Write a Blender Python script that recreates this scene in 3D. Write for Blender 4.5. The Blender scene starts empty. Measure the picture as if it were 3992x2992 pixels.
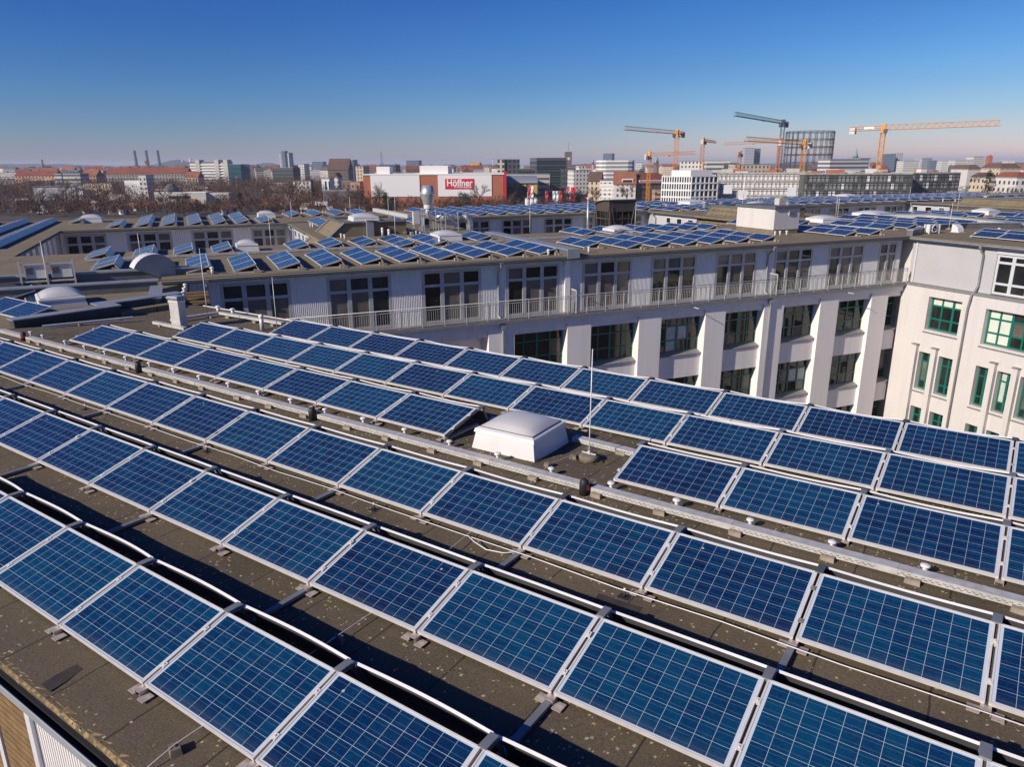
import bpy, math, random
from mathutils import Vector, Matrix
sc = bpy.context.scene
COL = sc.collection
R = random.Random(7)
PI = math.pi
rad = math.radians

# ------------------------------------------------------------------ camera
CAM = Vector((11.0076, -13.4407, 4.7062))
YAW, ROLL, FPX, HZ = -0.6017, -0.0046, 2864.5, 638.0
PITCH = math.atan((1496 - HZ) / FPX)
FW = Vector((math.sin(YAW) * math.cos(PITCH), math.cos(YAW) * math.cos(PITCH), -math.sin(PITCH)))
_r = Vector((math.cos(YAW), -math.sin(YAW), 0)); _u = _r.cross(FW)
RT = _r * math.cos(ROLL) + _u * math.sin(ROLL); UP = _u * math.cos(ROLL) - _r * math.sin(ROLL)
cam = bpy.data.cameras.new("camera"); cam.sensor_width = 36; cam.lens = 36 * FPX / 3992
cam.clip_start = 0.1; cam.clip_end = 60000
camo = bpy.data.objects.new("camera", cam); COL.objects.link(camo)
camo.matrix_world = Matrix(((RT.x, UP.x, -FW.x, CAM.x), (RT.y, UP.y, -FW.y, CAM.y), (RT.z, UP.z, -FW.z, CAM.z), (0, 0, 0, 1)))
sc.camera = camo
sc.render.resolution_x = 1024; sc.render.resolution_y = 768

# ------------------------------------------------------------------ light
SUN_AZ, SUN_EL = rad(200.8), rad(28)
sd = Vector((math.sin(SUN_AZ) * math.cos(SUN_EL), math.cos(SUN_AZ) * math.cos(SUN_EL), math.sin(SUN_EL)))
sun = bpy.data.lights.new("sun", 'SUN'); sun.energy = 4.1; sun.angle = rad(0.5); sun.color = (1.0, 0.91, 0.80)
suno = bpy.data.objects.new("sun", sun); COL.objects.link(suno)
suno.rotation_euler = sd.to_track_quat('Z', 'Y').to_euler()
suno.location = (0, 0, 80)
world = bpy.data.worlds.new("World"); sc.world = world; world.use_nodes = True
wn, wl = world.node_tree.nodes, world.node_tree.links
for n in list(wn): wn.remove(n)
wo = wn.new('ShaderNodeOutputWorld'); bg = wn.new('ShaderNodeBackground'); sky = wn.new('ShaderNodeTexSky')
sky.sky_type = 'NISHITA'; sky.sun_disc = False; sky.sun_elevation = SUN_EL; sky.sun_rotation = SUN_AZ
sky.altitude = 60; sky.air_density = 1.0; sky.dust_density = 0.2; sky.ozone_density = 4.0
sep = wn.new('ShaderNodeSeparateColor'); com = wn.new('ShaderNodeCombineColor'); wl.new(sky.outputs[0], sep.inputs[0])
for ch, (ref, pw, gain) in enumerate(((2.02, 2.3, .335), (3.52, 1.66, 1.57), (5.5, 1.12, 5.1))):   # deeper, cleaner blue overhead
    d_ = wn.new('ShaderNodeMath'); d_.operation = 'DIVIDE'; d_.inputs[1].default_value = ref; wl.new(sep.outputs[ch], d_.inputs[0])
    e_ = wn.new('ShaderNodeMath'); e_.operation = 'POWER'; e_.inputs[1].default_value = pw; wl.new(d_.outputs[0], e_.inputs[0])
    m_ = wn.new('ShaderNodeMath'); m_.operation = 'MULTIPLY'; m_.inputs[1].default_value = gain; wl.new(e_.outputs[0], m_.inputs[0]); wl.new(m_.outputs[0], com.inputs[ch])
tc = wn.new('ShaderNodeTexCoord'); mpw = wn.new('ShaderNodeMapping'); mpw.inputs['Scale'].default_value = (1.5, 1.5, 9.0); nw = wn.new('ShaderNodeTexNoise'); nw.inputs['Scale'].default_value = 1.6; nw.inputs['Detail'].default_value = 4
wl.new(tc.outputs['Generated'], mpw.inputs[0]); wl.new(mpw.outputs[0], nw.inputs['Vector'])                 # faint unevenness of the clear air
mr = wn.new('ShaderNodeMapRange'); mr.inputs['From Min'].default_value = .3; mr.inputs['From Max'].default_value = .7; mr.inputs['To Min'].default_value = .965; mr.inputs['To Max'].default_value = 1.035; wl.new(nw.outputs['Fac'], mr.inputs['Value'])
vm = wn.new('ShaderNodeVectorMath'); vm.operation = 'SCALE'; wl.new(com.outputs[0], vm.inputs[0]); wl.new(mr.outputs[0], vm.inputs['Scale'])
wl.new(vm.outputs[0], bg.inputs[0]); bg.inputs[1].default_value = 0.077
wl.new(bg.outputs[0], wo.inputs[0])
sc.view_settings.view_transform = 'Standard'; sc.view_settings.look = 'None'
sc.view_settings.exposure = 0.30; sc.view_settings.gamma = 1.0
sc.cycles.max_bounces = 6; sc.cycles.volume_bounces = 0; sc.cycles.transparent_max_bounces = 16
sc.cycles.use_denoising = True

# ------------------------------------------------------------------ materials
MATS = {}
class NT:
    def __init__(s, name):
        s.m = bpy.data.materials.new(name); s.m.use_nodes = True
        s.n, s.l = s.m.node_tree.nodes, s.m.node_tree.links
        s.p = s.n['Principled BSDF']; MATS[name] = s.m
    def new(s, t, **k):
        x = s.n.new(t)
        for a, b in k.items(): setattr(x, a, b)
        return x
    def link(s, a, b): s.l.new(a, b)
    def coord(s, which='Object'):
        return s.new('ShaderNodeTexCoord').outputs[which]
    def noise(s, vec, scale, detail=4, rough=0.55):
        x = s.new('ShaderNodeTexNoise'); x.inputs['Scale'].default_value = scale
        x.inputs['Detail'].default_value = detail; x.inputs['Roughness'].default_value = rough
        s.link(vec, x.inputs['Vector']); return x.outputs['Fac']
    def ramp(s, fac, stops):
        x = s.new('ShaderNodeValToRGB'); cr = x.color_ramp
        while len(cr.elements) < len(stops): cr.elements.new(0.5)
        for e, (p, c) in zip(cr.elements, stops): e.position = p; e.color = (c[0], c[1], c[2], 1)
        s.link(fac, x.inputs[0]); return x.outputs[0]
    def math(s, op, a, b=None, c=None):
        x = s.new('ShaderNodeMath', operation=op)
        for i, v in enumerate((a, b, c)):
            if v is None: continue
            if isinstance(v, (int, float)): x.inputs[i].default_value = v
            else: s.link(v, x.inputs[i])
        return x.outputs[0]
    def mix(s, fac, a, b, blend='MIX'):
        x = s.new('ShaderNodeMix', data_type='RGBA', blend_type=blend)
        for i, v in ((0, fac), (6, a), (7, b)):
            if isinstance(v, (int, float)): x.inputs[i].default_value = v
            elif isinstance(v, tuple): x.inputs[i].default_value = (v[0], v[1], v[2], 1)
            else: s.link(v, x.inputs[i])
        return x.outputs[2]
    def bump(s, h, strength=0.3, dist=0.01):
        x = s.new('ShaderNodeBump'); x.inputs['Strength'].default_value = strength; x.inputs['Distance'].default_value = dist
        s.link(h, x.inputs['Height']); s.link(x.outputs[0], s.p.inputs['Normal'])
    def set(s, col=None, rough=None, metal=None, ior=None):
        if col is not None:
            if isinstance(col, tuple): s.p.inputs['Base Color'].default_value = (col[0], col[1], col[2], 1)
            else: s.link(col, s.p.inputs['Base Color'])
        if rough is not None:
            if isinstance(rough, (int, float)): s.p.inputs['Roughness'].default_value = rough
            else: s.link(rough, s.p.inputs['Roughness'])
        if metal is not None: s.p.inputs['Metallic'].default_value = metal
        if ior is not None: s.p.inputs['IOR'].default_value = ior
        return s.m

def plain(name, col, rough=0.6, metal=0.0, vary=0.12, scale=3.0, bump=0.0):
    t = NT(name); c = t.coord(); f = t.noise(c, scale, 5)
    lo = tuple(x * (1 - vary) for x in col); hi = tuple(min(1, x * (1 + vary)) for x in col)
    t.set(t.ramp(f, [(0.3, lo), (0.7, hi)]), rough, metal)
    if bump: t.bump(t.noise(c, scale * 14, 3), bump, 0.01)
    return t.m

def make_materials():
    # bitumen felt roof: granules, stains, felt strips with lapped seams, lichen flakes
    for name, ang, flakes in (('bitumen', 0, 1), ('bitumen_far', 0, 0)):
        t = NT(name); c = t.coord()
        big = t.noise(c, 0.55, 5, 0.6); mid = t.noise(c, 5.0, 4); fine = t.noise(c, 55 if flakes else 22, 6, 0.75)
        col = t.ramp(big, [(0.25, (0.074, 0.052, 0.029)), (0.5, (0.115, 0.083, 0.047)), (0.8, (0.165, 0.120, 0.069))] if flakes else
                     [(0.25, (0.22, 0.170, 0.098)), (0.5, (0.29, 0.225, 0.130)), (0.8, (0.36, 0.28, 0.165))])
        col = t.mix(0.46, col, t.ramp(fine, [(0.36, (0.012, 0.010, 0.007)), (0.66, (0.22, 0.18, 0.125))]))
        col = t.mix(t.math('MULTIPLY', t.ramp(mid, [(0.5, (0, 0, 0)), (0.75, (1, 1, 1))]), 0.35), col, (0.085, 0.072, 0.028))
        br = t.new('ShaderNodeTexBrick'); br.offset = 0.37
        mp = t.new('ShaderNodeMapping'); mp.inputs['Rotation'].default_value = (0, 0, rad(90))
        wob = t.new('ShaderNodeVectorMath', operation='ADD'); nz = t.new('ShaderNodeTexNoise'); nz.inputs['Scale'].default_value = 2.5
        sc_ = t.new('ShaderNodeVectorMath', operation='SCALE'); sc_.inputs['Scale'].default_value = 0.05
        t.link(c, nz.inputs['Vector']); t.link(nz.outputs['Color'], sc_.inputs[0]); t.link(c, wob.inputs[0]); t.link(sc_.outputs[0], wob.inputs[1])
        t.link(wob.outputs[0], mp.inputs[0]); t.link(mp.outputs[0], br.inputs['Vector'])
        br.inputs['Scale'].default_value = 1.0; br.inputs['Brick Width'].default_value = 5.0; br.inputs['Row Height'].default_value = 1.0
        br.inputs['Mortar Size'].default_value = 0.011; br.inputs['Mortar Smooth'].default_value = 0.3
        col = t.mix(t.math('MULTIPLY', br.outputs['Fac'], 0.8), col, (0.018, 0.015, 0.012))
        if flakes:
            v = t.new('ShaderNodeTexVoronoi'); v.distance = 'CHEBYCHEV'; v.inputs['Scale'].default_value = 26; t.link(wob.outputs[0], v.inputs['Vector'])
            cl = t.noise(c, 0.9, 3, 0.7)
            sep = t.new('ShaderNodeSeparateColor'); t.link(v.outputs['Color'], sep.inputs[0])
            keep = t.math('GREATER_THAN', sep.outputs[0], t.math('SUBTRACT', 1.42, t.math('MULTIPLY', cl, 1.14)))
            spot = t.math('MULTIPLY', keep, t.math('LESS_THAN', v.outputs['Distance'], t.math('MULTIPLY', sep.outputs[1], t.math('ADD', 0.02, t.math('MULTIPLY', fine, 0.78)))))
            dz = t.ramp(t.noise(wob.outputs[0], 0.33, 5, 0.65), [(0.54, (0, 0, 0)), (0.60, (1, 1, 1))])
            col = t.mix(t.math('MULTIPLY', dz, 0.33), col, (0.035, 0.029, 0.020))
            col = t.mix(spot, col, t.mix(sep.outputs[2], (0.33, 0.28, 0.11), (0.46, 0.42, 0.31)))
        t.set(col, 0.9)
        h = t.math('SUBTRACT', t.math('ADD', t.math('MULTIPLY', fine, 0.5), t.math('MULTIPLY', mid, 0.9)), br.outputs['Fac'])
        t.bump(h, 0.5, 0.012)
    # photovoltaic cells: UV runs 0..10 by 0..6 cells
    t = NT('pv_cells'); uv = t.coord('UV'); s = t.new('ShaderNodeSeparateXYZ'); t.link(uv, s.inputs[0])
    u, v = s.outputs[0], s.outputs[1]
    fu, fv = t.math('FRACT', u), t.math('FRACT', v)
    eu = t.math('MINIMUM', fu, t.math('SUBTRACT', 1, fu)); ev = t.math('MINIMUM', fv, t.math('SUBTRACT', 1, fv))
    line = t.math('MAXIMUM', t.math('LESS_THAN', eu, 0.0095), t.math('LESS_THAN', ev, 0.0095))
    b1 = t.math('LESS_THAN', t.math('ABSOLUTE', t.math('SUBTRACT', fv, 0.25)), 0.012)
    b2 = t.math('LESS_THAN', t.math('ABSOLUTE', t.math('SUBTRACT', fv, 0.75)), 0.012)
    bus = t.math('MAXIMUM', b1, b2)
    out = t.math('MAXIMUM', t.math('MAXIMUM', t.math('LESS_THAN', u, 0.0), t.math('GREATER_THAN', u, 10.0)),
                 t.math('MAXIMUM', t.math('LESS_THAN', v, 0.0), t.math('GREATER_THAN', v, 6.0)))
    cell = t.new('ShaderNodeCombineXYZ'); t.link(t.math('FLOOR', u), cell.inputs[0]); t.link(t.math('FLOOR', v), cell.inputs[1])
    oi = t.new('ShaderNodeObjectInfo'); t.link(oi.outputs['Random'], cell.inputs[2])
    wn_ = t.new('ShaderNodeTexWhiteNoise', noise_dimensions='3D'); t.link(cell.outputs[0], wn_.inputs['Vector'])
    cry = t.new('ShaderNodeTexVoronoi'); cry.inputs['Scale'].default_value = 6
    off = t.new('ShaderNodeVectorMath', operation='ADD'); t.link(uv, off.inputs[0]); t.link(wn_.outputs['Color'], off.inputs[1]); t.link(off.outputs[0], cry.inputs['Vector'])
    cs = t.new('ShaderNodeSeparateColor'); t.link(cry.outputs['Color'], cs.inputs[0])
    pn = t.new('ShaderNodeVectorMath', operation='ADD'); pr = t.new('ShaderNodeCombineXYZ'); t.link(t.math('MULTIPLY', oi.outputs['Random'], 80.0), pr.inputs[0]); t.link(uv, pn.inputs[0]); t.link(pr.outputs[0], pn.inputs[1])
    drift = t.noise(pn.outputs[0], 0.35, 3)
    tone = t.math('ADD', t.math('ADD', t.math('MULTIPLY', wn_.outputs['Value'], 0.26), t.math('MULTIPLY', drift, 0.42)), t.math('ADD', t.math('MULTIPLY', cs.outputs[0], 0.22), t.math('MULTIPLY', oi.outputs['Random'], 0.30)))
    col = t.ramp(tone, [(0.2, (0.001, 0.011, 0.056)), (0.5, (0.001, 0.026, 0.086)), (0.85, (0.0015, 0.052, 0.122))])
    col = t.mix(t.math('MULTIPLY', bus, 0.22), col, (0.30, 0.36, 0.45))
    dirt = t.noise(t.coord(), 2.2, 4, 0.6)
    low = t.math('MAXIMUM', 0, t.math('SUBTRACT', 1, t.math('MULTIPLY', v, 1.4)))       # dust gathered along the lower edge
    col = t.mix(t.math('MULTIPLY', t.math('ADD', t.math('MULTIPLY', dirt, 0.025), t.math('MULTIPLY', low, t.math('MULTIPLY', dirt, 0.22))), 1.0), col, (0.22, 0.21, 0.19))
    dv = t.new('ShaderNodeTexVoronoi'); dv.inputs['Scale'].default_value = 0.55; t.link(pn.outputs[0], dv.inputs['Vector']); ds = t.new('ShaderNodeSeparateColor'); t.link(dv.outputs['Color'], ds.inputs[0])
    drop = t.math('MULTIPLY', t.math('GREATER_THAN', ds.outputs[0], 0.90), t.math('LESS_THAN', dv.outputs['Distance'], t.math('MULTIPLY', ds.outputs[1], 0.14)))
    col = t.mix(t.math('MULTIPLY', drop, 0.75), col, (0.55, 0.55, 0.52))
    col = t.mix(t.math('MAXIMUM', line, out), col, (0.52, 0.57, 0.62))
    t.set(col, t.math('ADD', 0.10, t.math('MULTIPLY', dirt, 0.16)), 0.0, 1.42)
    # aluminium / zinc / steel
    plain('alu', (0.66, 0.62, 0.575), 0.45, 0.12, 0.10, 6)
    plain('alu_white', (0.76, 0.73, 0.69), 0.38, 0.1, 0.06, 4)
    plain('galv', (0.55, 0.53, 0.50), 0.45, 0.15, 0.16, 9)
    plain('steel_duct', (0.55, 0.56, 0.56), 0.40, 0.6, 0.2, 5)
    plain('zinc', (0.33, 0.35, 0.37), 0.5, 0.35, 0.14, 1.6)
    plain('zinc_dark', (0.13, 0.135, 0.14), 0.55, 0.2, 0.15, 2)
    plain('rail_grey', (0.24, 0.25, 0.26), 0.5, 0.3, 0.12, 4)
    plain('foot_plate', (0.52, 0.45, 0.40), 0.45, 0.4, 0.10, 12)
    plain('deflector', (0.45, 0.47, 0.50), 0.42, 0.5, 0.1, 2)
    plain('rubber', (0.018, 0.018, 0.02), 0.6, 0, 0.2, 8)
    plain('rubber_felt', (0.045, 0.036, 0.030), 0.85, 0, 0.3, 7, 0.4)
    plain('red_cap', (0.42, 0.02, 0.03), 0.4)
    plain('block', (0.30, 0.255, 0.195), 0.9, 0, 0.25, 10, 0.4)
    plain('stone', (0.19, 0.155, 0.115), 0.92, 0, 0.3, 9, 0.5)
    plain('moss', (0.05, 0.05, 0.012), 0.95, 0, 0.4, 30, 0.6)
    plain('glint_edge', (0.86, 0.84, 0.81), 0.3, 0.15, 0.04, 4)  # near-white colour stands in for the sun glint on the deflector flange
    plain('lichen_edge', (0.27, 0.185, 0.085), 0.9, 0, 0.75, 14, 0.4)
    plain('plastic_white', (0.68, 0.66, 0.63), 0.35, 0, 0.04, 3)
    plain('dome', (0.58, 0.56, 0.54), 0.25, 0, 0.05, 1.5)
    for nm, cc in (('plaster', (0.88, 0.82, 0.765)), ('plaster_warm', (0.62, 0.58, 0.545))):        # render with rain streaks and patches
        t = NT(nm); c = t.coord(); mp = t.new('ShaderNodeMapping'); mp.inputs['Scale'].default_value = (3.2, 3.2, 0.16); t.link(c, mp.inputs[0])
        st = t.noise(mp.outputs[0], 1.0, 5, 0.65); pt = t.noise(c, 0.45, 4, 0.6); fi = t.noise(c, 9, 4)
        col = t.mix(t.math('MULTIPLY', t.ramp(st, [(0.48, (0, 0, 0)), (0.72, (1, 1, 1))]), 0.30), cc, tuple(x * .62 for x in cc))
        col = t.mix(t.math('MULTIPLY', t.ramp(pt, [(0.5, (0, 0, 0)), (0.56, (1, 1, 1))]), 0.10), col, tuple(x * .8 for x in cc))
        col = t.mix(0.08, col, t.ramp(fi, [(0.3, (0.3, 0.27, 0.24)), (0.7, (0.95, 0.9, 0.85))]))
        t.set(col, 0.88); t.bump(fi, 0.15, 0.01)
    plain('corrugated', (0.78, 0.75, 0.72), 0.5, 0.0, 0.05, 0.7)
    plain('corrugated_white', (0.52, 0.505, 0.505), 0.45, 0.1, 0.04, 0.7)
    plain('deflector_shaded', (0.10, 0.10, 0.105), 0.5, 0.2)  # galvanised sheet darkened: the shade behind the panels is put into its colour
    plain('rail_dark', (0.06, 0.06, 0.065), 0.6)
    plain('frame_grey', (0.42, 0.42, 0.42), 0.45, 0.1, 0.1, 3)
    plain('frame_pale', (0.62, 0.62, 0.63), 0.4, 0.1, 0.05, 3)
    plain('shaded_tar_wall', (0.045, 0.047, 0.05), 0.7, 0, 0.2, 2)  # bitumen-clad parapet side, its shade away from the sun put into the colour
    plain('frame_green', (0.004, 0.135, 0.095), 0.35, 0, 0.15, 3)
    plain('sill', (0.25, 0.245, 0.24), 0.6, 0.2, 0.15, 3)
    plain('blind_pale', (0.62, 0.66, 0.55), 0.5, 0, 0.05, 2)
    plain('blind_brown', (0.17, 0.14, 0.125), 0.6, 0, 0.1, 2)
    plain('curtain', (0.50, 0.52, 0.47), 0.8, 0, 0.15, 5)
    plain('timber', (0.19, 0.115, 0.045), 0.7, 0, 0.3, 6)
    plain('brown_panel', (0.085, 0.062, 0.050), 0.55, 0.1, 0.12, 2)
    t = NT('glass_dark'); c = t.coord(); t.set(t.ramp(t.noise(c, 0.5, 2), [(0.35, (0.006, 0.008, 0.008)), (0.7, (0.028, 0.028, 0.026))]), 0.04, 0.0, 1.52)
    plain('glass_reflect', (0.14, 0.122, 0.105), 0.08, 0, 0.35, 0.8)  # paler brown base colour stands in for lighter reflections in some panes
    t = NT('glass_far'); t.set((0.02, 0.035, 0.04), 0.1, 0.0, 1.5)
    t = NT('glass_teal'); t.set((0.03, 0.10, 0.13), 0.15, 0.0, 1.5)
    # ground and far things
    t = NT('ground'); c = t.coord(); n1 = t.noise(c, 0.006, 6); n2 = t.noise(c, 0.05, 5)
    col = t.ramp(n1, [(0.3, (0.060, 0.038, 0.026)), (0.5, (0.085, 0.056, 0.038)), (0.7, (0.060, 0.050, 0.030))])
    t.set(t.mix(0.4, col, t.ramp(n2, [(0.35, (0.03, 0.022, 0.016)), (0.7, (0.13, 0.105, 0.08))])), 0.95)
    plain('asphalt', (0.075, 0.072, 0.072), 0.9, 0, 0.15, 0.2)
    plain('hill_wood', (0.030, 0.040, 0.040), 0.95, 0, 0.3, 0.01)
    plain('bare_twigs', (0.118, 0.055, 0.032), 0.9, 0, 0.35, 0.08)
    plain('bare_light', (0.15, 0.098, 0.062), 0.9, 0, 0.3, 0.3)
    plain('bark', (0.060, 0.036, 0.024), 0.9, 0, 0.3, 0.6)
    plain('evergreen', (0.022, 0.038, 0.014), 0.9, 0, 0.5, 0.8)
    plain('terracotta', (0.40, 0.135, 0.07), 0.85, 0, 0.06, 0.2)
    plain('white_panel', (0.80, 0.77, 0.74), 0.7, 0, 0.02, 0.05)
    plain('roof_grey', (0.25, 0.24, 0.235), 0.85, 0, 0.15, 0.1)
    plain('sign_red', (0.62, 0.012, 0.03), 0.5, 0, 0.03, 0.2)
    plain('sign_white', (0.85, 0.83, 0.82), 0.5, 0, 0.02, 0.2)
    plain('yellow', (0.60, 0.36, 0.05), 0.7, 0, 0.08, 0.2)
    plain('crane_yellow', (0.78, 0.30, 0.015), 0.5, 0, 0.1, 0.3)
    plain('crane_orange', (0.62, 0.21, 0.05), 0.5, 0, 0.1, 0.3)
    plain('crane_pale', (0.55, 0.30, 0.16), 0.5, 0, 0.1, 0.3)
    plain('crane_blue', (0.025, 0.045, 0.075), 0.5, 0, 0.15, 0.3)
    plain('ballast', (0.62, 0.61, 0.60), 0.8, 0, 0.1, 0.3)
    plain('gasometer_iron', (0.075, 0.07, 0.085), 0.7, 0.2, 0.15, 0.1)
    plain('scaffold_green', (0.045, 0.075, 0.065), 0.6, 0, 0.2, 0.2)
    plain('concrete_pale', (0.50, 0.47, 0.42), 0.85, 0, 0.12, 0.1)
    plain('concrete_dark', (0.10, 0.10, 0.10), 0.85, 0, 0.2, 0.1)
    plain('copper_green', (0.16, 0.36, 0.27), 0.7, 0, 0.1, 0.2)
    plain('car_white', (0.75, 0.75, 0.75), 0.3); plain('car_red', (0.40, 0.03, 0.03), 0.3); plain('car_dark', (0.04, 0.045, 0.05), 0.3)
    for nm, cc in dict(roof_red=(0.23, 0.065, 0.04), roof_orange=(0.30, 0.11, 0.06), roof_brown=(0.13, 0.075, 0.055), roof_slate=(0.10, 0.10, 0.105)).items():
        plain(nm, cc, 0.85, 0, 0.2, 0.15)
    plain('hut_green', (0.10, 0.17, 0.09), 0.8, 0, 0.2, 0.4)
    # rendered house fronts with a grid of windows: UV is in metres
    def facade(name, wall, glass, pu, pv, wu, wv, shiny=0.3):
        t = NT(name); uv = t.coord('UV'); s = t.new('ShaderNodeSeparateXYZ'); t.link(uv, s.inputs[0])
        fu = t.math('FRACT', t.math('DIVIDE', s.outputs[0], pu)); fv = t.math('FRACT', t.math('DIVIDE', s.outputs[1], pv))
        w = t.math('MULTIPLY', t.math('LESS_THAN', t.math('ABSOLUTE', t.math('SUBTRACT', fu, 0.5)), wu / 2),
                   t.math('LESS_THAN', t.math('ABSOLUTE', t.math('SUBTRACT', fv, 0.52)), wv / 2))
        n = t.noise(t.coord(), 0.25, 4)
        col = t.mix(w, t.ramp(n, [(0.3, tuple(x * .88 for x in wall)), (0.7, wall)]), glass)
        t.set(col, t.math('SUBTRACT', 0.85, t.math('MULTIPLY', w, 0.85 - shiny)))
    facade('facade_white', (0.70, 0.66, 0.60), (0.07, 0.075, 0.08), 3.0, 3.3, 0.42, 0.5)
    facade('facade_cream', (0.62, 0.50, 0.36), (0.06, 0.06, 0.06), 3.0, 3.3, 0.40, 0.5)
    facade('facade_orange', (0.50, 0.30, 0.19), (0.07, 0.06, 0.06), 3.2, 3.3, 0.40, 0.5)
    facade('facade_grey', (0.34, 0.32, 0.30), (0.05, 0.05, 0.055), 3.0, 3.3, 0.45, 0.5)
    facade('facade_brown', (0.20, 0.14, 0.11), (0.04, 0.04, 0.045), 3.0, 3.3, 0.4, 0.5)
    facade('facade_tower', (0.52, 0.53, 0.55), (0.10, 0.13, 0.17), 4.0, 3.3, 0.62, 0.55)
    facade('facade_blue', (0.16, 0.21, 0.27), (0.05, 0.08, 0.12), 3.2, 3.4, 0.7, 0.6)
    facade('facade_bands', (0.58, 0.57, 0.55), (0.10, 0.105, 0.11), 60.0, 3.6, 2.0, 0.45)
    facade('facade_slab', (0.56, 0.52, 0.47), (0.15, 0.13, 0.12), 90.0, 3.2, 2.0, 0.42)
    facade('facade_dark', (0.045, 0.048, 0.052), (0.10, 0.125, 0.14), 2.4, 3.6, 0.72, 0.5, 0.12)
    facade('facade_grid_cream', (0.60, 0.52, 0.40), (0.05, 0.055, 0.06), 3.0, 3.5, 0.52, 0.62)
    facade('facade_grid_dark', (0.10, 0.105, 0.115), (0.03, 0.035, 0.04), 3.0, 3.5, 0.55, 0.62)
make_materials()
M = MATS

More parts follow.
